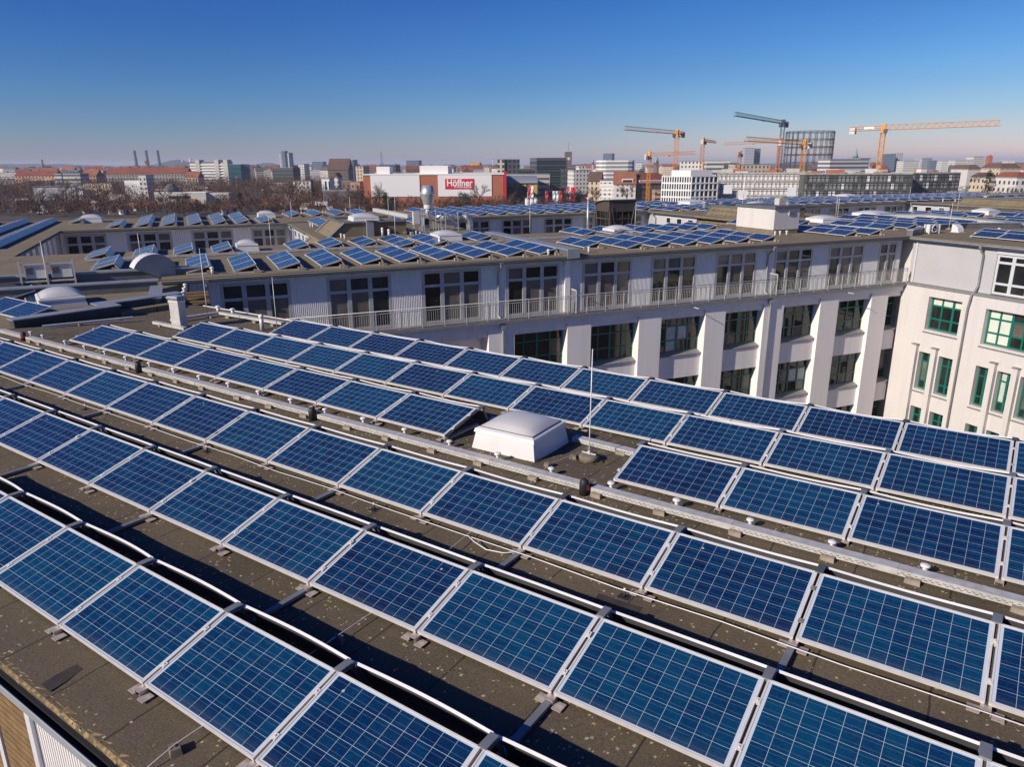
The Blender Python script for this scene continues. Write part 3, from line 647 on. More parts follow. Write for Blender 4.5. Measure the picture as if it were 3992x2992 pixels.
# repaired felt strips: flat dark patches lying on the roof
for i, (q, l) in enumerate([([(3.74, -11.06), (3.92, -11.06), (3.90, -10.9), (3.86, -10.78), (3.85, -10.62), (3.78, -10.54), (3.72, -10.6), (3.71, -10.9)], 'dark bitumen repair strip at the front roof edge'), ([(8.1, -9.45), (8.75, -9.42), (8.72, -9.28), (8.12, -9.30)], 'dark bitumen repair patch behind the nearest row'),
                     ([(7.6, -6.72), (8.15, -6.70), (8.13, -6.9), (7.62, -6.92)], 'dark bitumen pad under a wire holder'), ([(4.78, -3.98), (5.0, -3.95), (4.98, -3.8), (4.8, -3.82)], 'small dark felt patch at the skylight corner')]):
    y = sum(p[1] for p in q) / len(q); m = MB().prism(q, -.002, .004); o = m.build('felt_patch', 'rubber_felt', None, (0, 0, deck_z(y) + .0005)); tag(o, l, 'roof patch', 'felt repair patches')
# metal chimney box and pipes at the left end of the near roof
t = thing('chimney_box', 'square metal chimney with flared shiny cap at the left end of the near roof', 'chimney', (-10.32, -.72, deck_z(-.72)), rad(10))
MB().box(-.19, .19, -.14, .14, 0, .82).build('shaft', 'galv', t)
MB().box(-.205, .205, -.155, .155, .80, .86).build('collar', 'alu', t)
MB().frustum(0, 0, .86, .95, .18, .14, .25, .20).frustum(0, 0, .95, 1.0, .25, .20, .20, .15).build('cap', 'steel_duct', t)
BV_ = vent_meshes(.25, .06, .085)
vent((-11.64, 1.55, deck_z(1.55)), 'pale mushroom vent at the far left corner of the near roof', 'larger vents at the left end', BV_)
vent((-10.78, 1.52, deck_z(1.52)), 'pale mushroom vent between the far corner vent and the edge rail', 'larger vents at the left end', BV_)
PV_ = vent_meshes(.5, .065, .075)
vent((-7.96, .55, deck_z(.5)), 'tall pale vent pipe standing left of the rearmost panel row', 'larger vents at the left end', PV_, 1.0)
# dark firewall parapet at the left end
t = thing('parapet_wall', 'dark sheet-clad parapet with pale coping at the left end of the near roof', 'parapet', (-13.8, -2, -.2))
LP = lambda m, n, mt: m.build(n, mt, t, (13.8, 2, .2))
q = [(-13.80, -3.95), (-13.52, -.84), (-14.2, -.72), (-14.02, 1.75), (-14.5, 1.78), (-14.72, -1.15), (-14.0, -1.25), (-14.25, -3.9)]
LP(MB().prism(q, -.45, .20), 'wall', 'shaded_tar_wall')
q2 = [(-13.77, -3.99), (-13.48, -.80), (-14.16, -.68), (-13.98, 1.79), (-14.54, 1.82), (-14.76, -1.19), (-14.04, -1.29), (-14.29, -3.94)]
LP(MB().prism(q2, .20, .235), 'coping', 'zinc')
# ================================================================== courtyard buildings (local frame a, b, z; origin at the inner corner)
RZ = .20
def abthing(name, label, cat, group=None): return thing(name, label, cat, (KX, KY, 0), TH, group)
def basis(org, du, dn):                                     # x along the wall, y inward, z up
    du, dn = Vector(du), Vector(dn); z = Vector((0, 0, 1)); y = -dn
    return Matrix(((du.x, y.x, z.x, org[0]), (du.y, y.y, z.y, org[1]), (du.z, y.z, z.z, org[2]), (0, 0, 0, 1)))
def window(par, org, du, dn, w, h, colw, roww, fr=.07, fm='frame_green', blinds=None, thick=None, bm='blind_pale', fd=.07):
    T = basis(org, du, dn); m = MB(); tc = sum(colw); tr = sum(roww)
    xs = [0]; [xs.append(xs[-1] + c / tc * w) for c in colw]; zs = [0]; [zs.append(zs[-1] + r / tr * h) for r in roww]
    for i, x in enumerate(xs):
        f = fr * (1.5 if thick and i in thick else 1)
        a, b = (x, x + f) if i == 0 else ((x - f, x) if i == len(xs) - 1 else (x - f / 2, x + f / 2)); m.box(a, b, 0, fd, 0, h, 0, T)
    for j, z in enumerate(zs):
        a, b = (z, z + fr) if j == 0 else ((z - fr, z) if j == len(zs) - 1 else (z - fr / 2, z + fr / 2)); m.box(fr, w - fr, .004, fd - .004, a, b, 0, T)
    o = m.build('window', fm, par)
    g = MB(); b = MB(); h_ = MB(); rv = random.Random(int(org[0] * 37 + org[1] * 91 + org[2] * 53))
    for i in range(len(colw)):
        for j in range(len(roww)):
            q = [T @ Vector(p) for p in ((xs[i], fd * .6, zs[j]), (xs[i + 1], fd * .6, zs[j]), (xs[i + 1], fd * .6, zs[j + 1]), (xs[i], fd * .6, zs[j + 1]))]
            (b if blinds and (i, j) in blinds else (h_ if rv.random() < (.45 if 'grey' in fm else .10) else g)).face(q)
    if g.f: g.build('pane', 'glass_dark', o)
    if b.f: b.build('blind', bm, o)
    if h_.f: h_.build('pane', 'glass_reflect', o)
    return o
def slab(mb, a0, a1, b0, b1, z=RZ, t=.16): return mb.box(a0, a1, b0, b1, z - t, z)

def middle_building():
    t = abthing('office_building', 'long white office building across the courtyard with grey balcony attic and solar roof', 'building')
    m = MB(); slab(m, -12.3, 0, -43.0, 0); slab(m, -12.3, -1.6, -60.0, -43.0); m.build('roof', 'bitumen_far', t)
    m = MB().box(-12.0, -.50, -43, -.02, -2.9, RZ - .16).box(-12.0, -.80, -43, -.02, GZ, -2.9).box(-12.0, -1.8, -60, -43, GZ, RZ - .16); m.build('wall', 'plaster', t)
    m = MB().box(0.002, .06, -43, -.06, .045, .14).tube([(.06, -43, .14), (.06, -.06, .14)], .016, 6); m.box(-.50, 0, -43, -.02, .0, .038); m.build('gutter', 'zinc_dark', t)
    aw = [(-40.8, -37.9), (-36.3, -33.35), (-31.85, -28.85), (-27.5, -24.55), (-23.2, -20.2), (-18.95, -16.0), (-14.65, -11.75), (-10.4, -7.5), (-6.2, -3.3), (-2.0, -.45)]
    e = -43.0; A_ = -.46
    for b0, b1 in aw: cor(t, 'corrugated', (A_, e, 0), (A_, b0, 0), -2.74, -.0, (1, 0, 0), .085, .03); cor(t, 'corrugated', (A_, b0, 0), (A_, b1, 0), -.17, -.0, (1, 0, 0), .085, .03); e = b1
    cor(t, 'corrugated', (A_, e, 0), (A_, -.05, 0), -2.74, 0, (1, 0, 0), .085, .03)
    for i, (b0, b1) in enumerate(aw):
        n = 2 if i == 9 else 3
        window(t, (-.43, b0, -2.72), (0, 1, 0), (1, 0, 0), b1 - b0, 2.55, [1] * n, [.72, .28], .13, 'frame_grey', [(0, 0), (0, 1)] if i == 4 else None, list(range(1, n)), 'blind_brown', .09)
    m = MB().box(-.6, -.30, -24.28, -23.98, -2.72, .0); m.build('fire_fin', 'corrugated', t)
    m = MB().box(-.62, .30, -43.4, .0, -2.88, -2.735); m.build('balcony_slab', 'sill', t)
    # white lower front: piers, lintels, spandrels, green windows
    ww = [(-40.3, -37.45), (-36.0, -33.1), (-31.6, -28.7), (-27.3, -24.3), (-22.9, -19.93), (-18.5, -15.53), (-14.13, -11.33), (-9.85, -6.96), (-5.48, -2.72), (-1.27, .0)]
    e = -43.0
    for b0, b1 in ww + [(-.06, 0)]:
        if b0 > e + .01: MB().box(-.79, .10, e, b0, GZ, -2.88).build('pier', 'plaster', t)
        e = b1
    for b0, b1 in ww:
        MB().box(-.79, .098, b0, b1, -3.24, -2.88).box(-.79, -.04, b0, b1, -3.58, -3.24).build('lintel', 'plaster', t)
        for s in range(4): z = -5.75 - 3.55 * s; MB().box(-.79, -.14, b0, b1, z - 1.35, z).build('spandrel', 'plaster', t)
    for i, (b0, b1) in enumerate(ww):
        for s in range(4):
            z0 = -5.62 - 3.55 * s; z1 = (-3.58 if s == 0 else -7.10 - 3.55 * (s - 1))
            if i < 3 or (s > 1 and i < 6): continue
            narrow = i == 9; bl = None
            if s == 1 and i in (8, 9): bl = [(k, 2) for k in range(4)] + ([(k, 1) for k in range(2)] if i == 9 else [])
            if s == 0 and i in (5, 7): bl = [(1, 1), (2, 1), (1, 0)] if i == 5 else [(0, 1)]
            if s == 1 and i == 7: bl = [(2, 1), (3, 1)]
            w = window(t, (-.46, b0, z0), (0, 1, 0), (1, 0, 0), b1 - b0, z1 - z0, [1] * (2 if narrow else 4), [.33, .40, .27], .075, 'frame_green', bl, [1] if narrow else [2], 'blind_brown' if i >= 8 else 'curtain')
            q = MB(); q.face([(-.06, b0, z0 - .13), (-.06, b1, z0 - .13), (-.43, b1, z0 + .02), (-.43, b0, z0 + .02)]); q.face([(-.06, b0, z0 - .17), (-.06, b1, z0 - .17), (-.06, b1, z0 - .13), (-.06, b0, z0 - .13)])
            q.build('sill', 'sill', w)
    for b, lean in ((-27.95, 0), (-10.95, 0), (-41.3, 0)):
        m = MB().tube([(.06, b, .05), (.02, b, -.12), (-.40, b, -.42), (-.42, b, -2.6), (.17, b, -2.95), (.17, b, -3.4), (.17, b, GZ + .2)], .055, 8).frustum(.06, b, -.06, .09, .05, .05, .09, .09)
        m.box(.1, .26, b - .13, b + .13, -3.2, -2.95); m.build('downpipe', 'zinc', t)
    m = MB().box(0.1, .7, -5.02, -4.98, -3.0, -2.97); m.build('spout', 'plastic_white', t)
    m = MB().box(0.1, .7, -16.52, -16.48, -3.0, -2.97); m.build('spout', 'plastic_white', t)
    # two fire dividers on the roof
    m = MB().box(-11.2, .12, -24.35, -23.75, RZ, .50); m.build('fire_divider', 'zinc_dark', t)
    m = MB().box(-11.25, .16, -24.40, -23.70, .50, .56).box(.12, .16, -24.4, -23.7, .1, .5); m.build('divider_coping', 'zinc', t)
    # end parapets at the left
    m = MB().box(-1.75, -1.35, -50, -41.4, RZ - .4, .46); m.build('end_parapet', 'zinc_dark', t)
    m = MB().box(-1.82, -1.28, -50, -41.35, .46, .52); m.build('parapet_coping', 'zinc', t)
    # railing is a thing of its own
    r = abthing('balcony_railing', 'long grey steel railing along the attic balcony across the courtyard', 'railing')
    m = MB().tube([(.24, -43.2, -1.78), (.24, -.05, -1.78)], .024, 6).box(.21, .25, -43.2, -.05, -1.915, -1.885).box(.21, .25, -43.2, -.05, -2.66, -2.63); m.build('rails', 'galv', r)
    nb = 39; st = 43.1 / nb
    pm = MB().box(.215, .255, -.022, .022, -2.90, -1.79); pme = pm.mesh('post', 'galv')
    bmx = MB()
    for k in range(1, 10): bmx.box(.226, .238, k * st / 10 - .006, k * st / 10 + .006, -2.64, -1.9)
    bme = bmx.mesh('bar_panel', 'galv')
    for k in range(nb + 1): put('post', pme, r, (0, -43.15 + k * st, 0))
    for k in range(nb): put('bar_panel', bme, r, (0, -43.15 + k * st, 0))
    for b, l in ((-23.9, 'folded sun lounger frame'), (-10.7, 'glazed balcony divider')):
        d = abthing('balcony_divider', 'grey steel balcony divider with mesh %s' % ('beside the white fire fin' if b < -20 else 'near the right downpipe'), 'divider', 'balcony dividers')
        m = MB()
        for k in range(12): m.box(-.52 + k * .065, -.508 + k * .065, b - .008, b + .008, -2.7, -1.55)
        m.build('mesh_bars', 'galv', d)
        MB().box(-.55, .28, b - .02, b + .02, -1.56, -1.5).box(.24, .28, b - .02, b + .02, -2.72, -1.5).build('frame', 'galv', d)
middle_building()

def wing_building():
    t = abthing('office_building', 'sunlit white corner wing with blank corrugated attic and green windows', 'building')
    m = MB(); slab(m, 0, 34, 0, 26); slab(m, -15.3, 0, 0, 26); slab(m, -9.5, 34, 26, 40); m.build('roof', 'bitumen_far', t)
    m = MB().box(-15, 33.6, .62, 25.8, GZ, RZ - .16).box(-9.2, 33.6, 25.8, 39.8, GZ, RZ - .16); m.build('wall', 'plaster_warm', t)
    m = MB().box(0.0, 34, -.09, -.002, .05, .13).tube([(0, -.09, .13), (34, -.09, .13)], .018, 6); m.build('gutter', 'zinc', t)
    m = MB().box(0, 34, 0, .62, -.02, .038); m.build('soffit', 'zinc_dark', t)
    cor(t, 'corrugated_white', (.0, .42, 0), (.30, .42, 0), -2.66, -.0, (0, -1, 0), .085, .03); cor(t, 'corrugated_white', (.42, .38, 0), (5.5, .38, 0), -2.66, .0, (0, -1, 0), .085, .03)
    a = 8.4
    while a < 33: cor(t, 'corrugated_white', (a, .38, 0), (a + 1.2, .38, 0), -2.66, 0, (0, -1, 0), .085, .03); a += 4.1
    MB().box(.30, .42, .30, .5, -2.66, .0).build('corner_post', 'frame_pale', t)
    a = 5.5
    while a < 32:
        MB().box(a, a + 2.9, .34, .5, -.34, -.02).build('lintel', 'frame_pale', t)
        window(t, (a, .42, -2.62), (1, 0, 0), (0, -1, 0), 2.9, 2.26, [1, 1, 1], [.27, .53, .2], .13, 'frame_pale', None, [1, 2]); a += 4.1
    m = MB().box(.0, 34, -.05, .62, -2.80, -2.67); m.build('ledge', 'sill', t)
    # white front
    w0 = [(1.97, 4.17, -5.38, -3.32), (5.66, 8.5, -5.52, -3.45)] + [(9.9 + 4.1 * k, 12.6 + 4.1 * k, -5.5, -3.4) for k in range(5)]
    prs = [(1.89, 2.83), (3.27, 4.19), (5.67, 6.55), (6.98, 7.85), (8.3, 9.15)] + [(10.2 + 2.05 * k, 11.1 + 2.05 * k) for k in range(10)]
    m = MB(); zb = -5.6
    cuts = [w0, [(p[0], p[1], -9.27, -6.84) for p in prs], [(p[0], p[1], -12.85, -10.45) for p in prs], [(p[0], p[1], -16.4, -14.0) for p in prs]]
    lev = [(-2.80, -6.1), (-6.1, -9.85), (-9.85, -13.4), (-13.4, GZ)]
    for cs, (zt, zb) in zip(cuts, lev):
        e = .0
        for a0, a1, z0, z1 in cs:
            m.box(e, a0, 0, .62, zb, zt); m.box(a0, a1, 0, .62, z1, zt); m.box(a0, a1, 0, .62, zb, z0 - .02); e = a1
        m.box(e, 33.6, 0, .62, zb, zt)
    m.build('front', 'plaster_warm', t)
    for li, cs in enumerate(cuts):
        for i, (a0, a1, z0, z1) in enumerate(cs):
            if li == 0:
                n = 3 if i == 0 else 4; bl = [(k, 2) for k in range(3)] if i == 0 else ([(0, 0), (0, 1), (0, 2), (1, 0), (1, 1), (1, 2)] if i == 1 else None)
                w = window(t, (a0, .34, z0), (1, 0, 0), (0, -1, 0), a1 - a0, z1 - z0, [1] * n, [.33, .40, .27], .10, 'frame_green', bl, [2])
            else:
                bl = [(0, 1), (0, 2)] if (li == 1 and i == 3) else None
                w = window(t, (a0, .34, z0), (1, 0, 0), (0, -1, 0), a1 - a0, z1 - z0, [1, 1], [.22, .52, .26], .085, 'frame_green', bl, [1], 'curtain')
            q = MB(); q.face([(a0 - .06, -.07, z0 - .15), (a1 + .06, -.07, z0 - .15), (a1, .36, z0 + .02), (a0, .36, z0 + .02)]); q.box(a0 - .06, a1 + .06, -.07, -.002, z0 - .19, z0 - .15); q.build('sill', 'sill', w)
    pl = [1.66, 3.02, 6.76, 8.06, 9.65] + [11.6 + 2.05 * k for k in range(10)]
    for a in pl:
        m = MB().box(a - .16, a + .16, -.26, -.003, GZ, -6.42); m.build('pilaster', 'plaster_warm', t)
        m = MB().box(a - .2, a + .2, -.30, -.003, -6.42, -6.37); m.build('pilaster_cap', 'sill', t)
    m = MB().tube([(4.74, -.05, .05), (4.74, .0, -.2), (4.76, .26, -.5), (4.76, .28, -2.3), (4.72, -.12, -2.8), (4.7, -.13, -3.1), (4.62, -.10, -3.6), (4.60, -.10, GZ + .2)], .062, 8).frustum(4.74, -.05, -.12, .11, .06, .06, .11, .09)
    m.build('downpipe', 'sill', t)
    # fire dividers with pale copings on the wing roof
    def divider(pts, w=.34, h=.34, nm='zinc_dark'):
        a = MB(); c = MB()
        for (p, q) in zip(pts, pts[1:]):
            p, q = Vector((*p, 0)), Vector((*q, 0)); d = (q - p).normalized(); n = Vector((-d.y, d.x, 0)) * w / 2; e = Vector((0, 0, 0))
            P = [p - n, q - n, q + n, p + n]; a.prism([(v.x, v.y) for v in P], RZ - .05, RZ + h)
            n = n * 1.25; P = [p - n, q - n, q + n, p + n]; c.prism([(v.x, v.y) for v in P], RZ + h, RZ + h + .05)
        a.build('fire_divider', nm, t); c.build('divider_coping', 'zinc', t)
    divider([(-.25, .25), (-2.3, 5.0)]); divider([(-2.3, 5.0), (-2.4, 8.3), (-1.0, 12.0)])
    divider([(-12.2, 11.3), (-9.8, 14.2), (-1.0, 12.2)], .5, .36, 'galv')
wing_building()

def raised(par, a0, a1, bs, zs, bt, zt, be, tiled=None):
    """south-facing roof slope with copings rising to a flat platform"""
    m = MB().face([(a0, bs, zs), (a1, bs, zs), (a1, bt, zt), (a0, bt, zt)]) or MB()
    m = MB(); m.face([(a0, bs, zs), (a1, bs, zs), (a1, bt, zt), (a0, bt, zt)])
    m.face([(a0, bt, zt), (a1, bt, zt), (a1, be, zt), (a0, be, zt)])
    m.face([(a1, bs, zs), (a1, be, zs), (a1, be, zt), (a1, bt, zt)]); m.face([(a0, be, zs), (a0, bs, zs), (a0, bt, zt), (a0, be, zt)]); m.face([(a1, be, zs), (a0, be, zs), (a0, be, zt), (a1, be, zt)])
    m.build('raised_roof', 'bitumen_far', par)
    if tiled:
        m = MB(); rr = random.Random(11); n = 9
        d = Vector((0, bt - bs, zt - zs)); L = d.length; d /= L; nn = Vector((0, -d.z, d.y))
        for i in range(5):
            for k in range(n):
                x0 = a0 + .4 + (a1 - a0 - .6) * (k + .5 * (i % 2)) / n; w = (a1 - a0) / n * .95; s0 = L * (.08 + .18 * i); p = Vector((x0, bs, zs)) + d * s0
                q = [p + nn * .03, p + Vector((w, 0, 0)) + nn * .03 + d * .1, p + Vector((w, 0, 0)) + d * (L * .2) + nn * .012, p + d * (L * .2) + nn * .012, p + Vector((w * .5, 0, 0)) + d * L * .02 + nn * .09]
                m.face([q[0], q[4], q[3]]); m.face([q[4], q[1], q[2], q[3]])
        m.build('loose_felt', 'bitumen_far', par)
    m = MB(); w = .16
    for a in (a0, a1):
        m.tube([(a, bs - .1, zs - .05), (a, bt, zt + .06), (a, be, zt + .06)], .10, 4)
    m.box(a0, a1, bt - .09, bt + .09, zt + .002, zt + .15); m.build('coping', 'zinc_dark', par)

def back_building():
    t = abthing('office_building', 'rear office range behind the courtyards with grey attic windows and solar roof', 'building')
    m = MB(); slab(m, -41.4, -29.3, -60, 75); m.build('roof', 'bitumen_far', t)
    m = MB().box(-41, -30.0, -59.8, 74.8, GZ, RZ - .16); m.build('wall', 'plaster', t)
    m = MB().box(-29.298, -29.2, -50.3, 60, .05, .14); m.box(-30.0, -29.3, -50.3, 60, .0, .038); m.build('gutter', 'zinc_dark', t)
    aw = [(-50.1, -47.4), (-46.0, -42.95), (-41.5, -38.5), (-37.1, -34.4), (-22.9, -20.9), (-19.6, -16.6), (-15.4, -12.4), (-11.1, -8.14), (-6.9, -3.9), (-2.6, -.3), (15.7, 18.7), (20.0, 23.0), (24.25, 27.25), (28.5, 31.45), (32.75, 35.75)]
    e = -50.4
    for b0, b1 in aw + [(38, 38)]:
        cor(t, 'corrugated', (-29.95, e, 0), (-29.95, b0, 0), -2.74, 0, (1, 0, 0), .14, .03); e = b1
        if b1 > b0: cor(t, 'corrugated', (-29.95, b0, 0), (-29.95, b1, 0), -.2, 0, (1, 0, 0), .14, .03)
    for i, (b0, b1) in enumerate(aw): window(t, (-29.9, b0, -2.72), (0, 1, 0), (1, 0, 0), b1 - b0, 2.55, [1, 1, 1] if b1 - b0 > 2.5 else [1, 1], [.72, .28], .15, 'frame_grey', None, [1, 2], fd=.1)
    # low parapets on the rear roof
    m = MB(); m.prism([(-41.3, -24.6), (-30.0, -24.2), (-30.0, -23.8), (-41.3, -24.2)], RZ - .02, .52); m.build('fire_divider', 'galv', t)
back_building()

def cross_wing(label, b0, b1, a0, a1, face_n, slope, tiled, doors):
    t = abthing('cross_wing', label, 'building', None)
    m = MB(); slab(m, a0 - .7, a1, b0 - .30, b1); m.build('roof', 'bitumen_far', t)
    m = MB().box(a0 - .7, a1 - .02, b0 + .4, b1 - .2, GZ, RZ - .16); m.build('wall', 'plaster', t)
    m = MB().box(a0, slope[0] - .0, b0 - .38, b0 - .302, .04, .14); m.box(a0, slope[0], b0 - .3, b0 + .4, -.0, .038); m.build('gutter', 'zinc_dark', t)
    e = a0 - .3; m = MB()
    m.face([(a0 + .7, b0 - .02, -2.74), (a0 + .7, b0 - .02, 0), (a0 - .3, b0 - .02, 0), (a0 - .3, b0 - .02, -2.74)][::-1]); m.build('cheek', 'corrugated_white', t)
    for x0, x1 in doors + [(slope[0], slope[0])]:
        cor(t, 'corrugated_white', (e, b0, 0), (x0, b0, 0), -2.74, 0, (0, -1, 0), .12, .02); e = x1
        if x1 > x0: cor(t, 'corrugated_white', (x0, b0, 0), (x1, b0, 0), -.16, 0, (0, -1, 0), .12, .02)
    for x0, x1 in doors: window(t, (x0, b0 - .03, -2.7), (1, 0, 0), (0, -1, 0), x1 - x0, 2.54, [1], [.45, .3, .25], .13, 'frame_pale')
    m = MB().tube([(a0 + .75, b0 - .33, .05), (a0 + .8, b0 - .3, -.15), (a0 + 1.0, b0 - .1, -.4), (a0 + 1.0, b0 - .09, -2.7)], .06, 7); m.build('downpipe', 'zinc', t)
    raised(t, *slope, tiled=tiled)
    return t
cross_wing('cross wing at the left whose raised roof slope carries dark copings and a skylight', -34.0, -23.3, -29.2, -12.3, None, (-20.2, -15.3, -34.3, -.5, -32.5, 1.02, -28.4), False, [(-28.0, -26.9), (-25.9, -24.9), (-23.9, -22.9), (-22.2, -21.2)])
cross_wing('white cross wing behind the brown glass tower with loose felt on its slope', .15, 11.0, -29.2, -15.3, None, (-21.9, -15.6, -.35, -.95, 1.75, .96, 6.5), True, [(-26.6, -25.75), (-24.95, -24.0), (-23.25, -22.3)])
cross_wing('small white cross wing farthest right below a smooth dark roof slope', 36.3, 50.0, -29.9, -9.5, None, (-24.4, -10.5, 35.9, -.9, 38.2, .80, 44), False, [(-29.2, -28.3), (-27.5, -26.5), (-25.8, -24.9)])

def left_wing():
    t = abthing('cross_wing', 'left range whose slatted grey front closes the far left courtyard', 'building')
    m = MB(); slab(m, -29.3, -12.3, -62, -50.2); m.build('roof', 'bitumen_far', t)
    m = MB().box(-29.3, -12.3, -61.8, -50.9, GZ, RZ - .16); m.build('wall', 'plaster', t)
    m = MB().box(-29.2, -12.4, -50.198, -50.1, .05, .14).box(-29.2, -12.4, -50.9, -50.2, 0, .038); m.build('gutter', 'zinc_dark', t)
    a = -29.2
    while a < -12.6: MB().box(a, a + 1.15, -50.9, -50.6, -2.74, 0).build('cladding', 'corrugated', t); a += 2.05
    a = -28.05
    while a < -13: window(t, (a + .9, -50.7, -2.7), (-1, 0, 0), (0, 1, 0), .9, 2.66, [1], [.7, .3], .08, 'frame_grey'); a += 2.05
left_wing()

def link_building():
    t = abthing('link_building', 'flat link roof between the near roof and the left range behind the dark parapet', 'building')
    z = -.02
    m = MB(); m.prism([(-1.3, -62), (1.2, -62), (1.2, -43.2), (-1.3, -41.4)], -.4, z); m.prism([(1.2, -62), (20, -62), (20, -50), (7.35, -47.3), (4.6, -42.4), (1.2, -43.2)], -.4, z); m.build('roof', 'bitumen_far', t)
    m = MB().prism([(-1.2, -62), (20, -62), (20, -50.2), (7.3, -47.5), (4.2, -42.6), (-1.0, -42.0)], GZ, -.4); m.build('wall', 'plaster', t)
    m = MB().box(1.0, 1.35, -60, -43.1, z - .02, .36).box(1.35, 4.4, -43.3, -42.95, -.3, .16); m.build('fire_divider', 'zinc_dark', t)
    m = MB().box(.93, 1.42, -60, -43.05, .36, .415).box(1.42, 4.45, -43.36, -42.9, .16, .21); m.build('divider_coping', 'zinc', t)
    m = MB(); 
    for k in range(6): m.box(1.5 + k * .42, 1.9 + k * .42, -42.9, -41.3, -.5 - .03 * k, -.12 - .05 * k)
    m.build('stepped_edge', 'timber', t)
link_building()

# ------------------------------------------------------------------ penthouse and brown glass tower
t = abthing('rooftop_plant_room', 'white flat-topped plant room standing among the panels of the middle roof', 'plant room')
MB().box(-8.4, -4.75, -6.75, -4.65, RZ + .28, 1.82).build('walls', 'plaster_warm', t)
MB().box(-8.37, -4.78, -6.72, -4.68, RZ - .02, RZ + .28).build('plinth', 'bitumen_far', t)
MB().box(-8.5, -4.65, -6.85, -4.55, 1.82, 1.99).build('roof', 'zinc_dark', t)
m = MB().box(-4.748, -4.70, -5.6, -5.12, 1.38, 1.70)
m.build('louver_frame', 'frame_pale', t)
m = MB()
for k in range(5): m.box(-4.70, -4.685, -5.57, -5.15, 1.40 + k * .058, 1.43 + k * .058)
m.build('louver_slats', 'zinc_dark', t)
t2 = abthing('control_cabinet', 'beige metal cabinet with orange sticker on top of the white plant room', 'cabinet')
MB().box(-6.3, -5.85, -5.45, -4.95, 1.99, 2.42).build('body', 'concrete_pale', t2); MB().box(-5.849, -5.845, -5.25, -5.15, 2.18, 2.28).build('sticker', 'crane_orange', t2)
t2 = abthing('control_cabinet', 'low grey metal box beside the beige cabinet on the plant room', 'cabinet')
MB().box(-6.2, -5.6, -4.9, -4.6, 1.99, 2.2).box(-6.25, -5.55, -4.92, -4.58, 2.2, 2.23).build('body', 'zinc', t2); MB().box(-5.598, -5.59, -4.85, -4.65, 2.03, 2.17).build('door', 'alu', t2)
t2 = abthing('antenna_mast', 'thin white mast with small antenna arms on the plant room', 'mast')
MB().tube([(-8.2, -6.5, 1.99), (-8.2, -6.5, 3.75)], .03, 7).build('pole', 'alu_white', t2)
MB().tube([(-8.2, -6.5, 3.1), (-7.6, -6.2, 3.25), (-7.5, -6.1, 3.7)], .02, 6).tube([(-8.4, -6.7, 2.3), (-8.0, -6.3, 2.3)], .06, 6).build('arms', 'alu', t2)

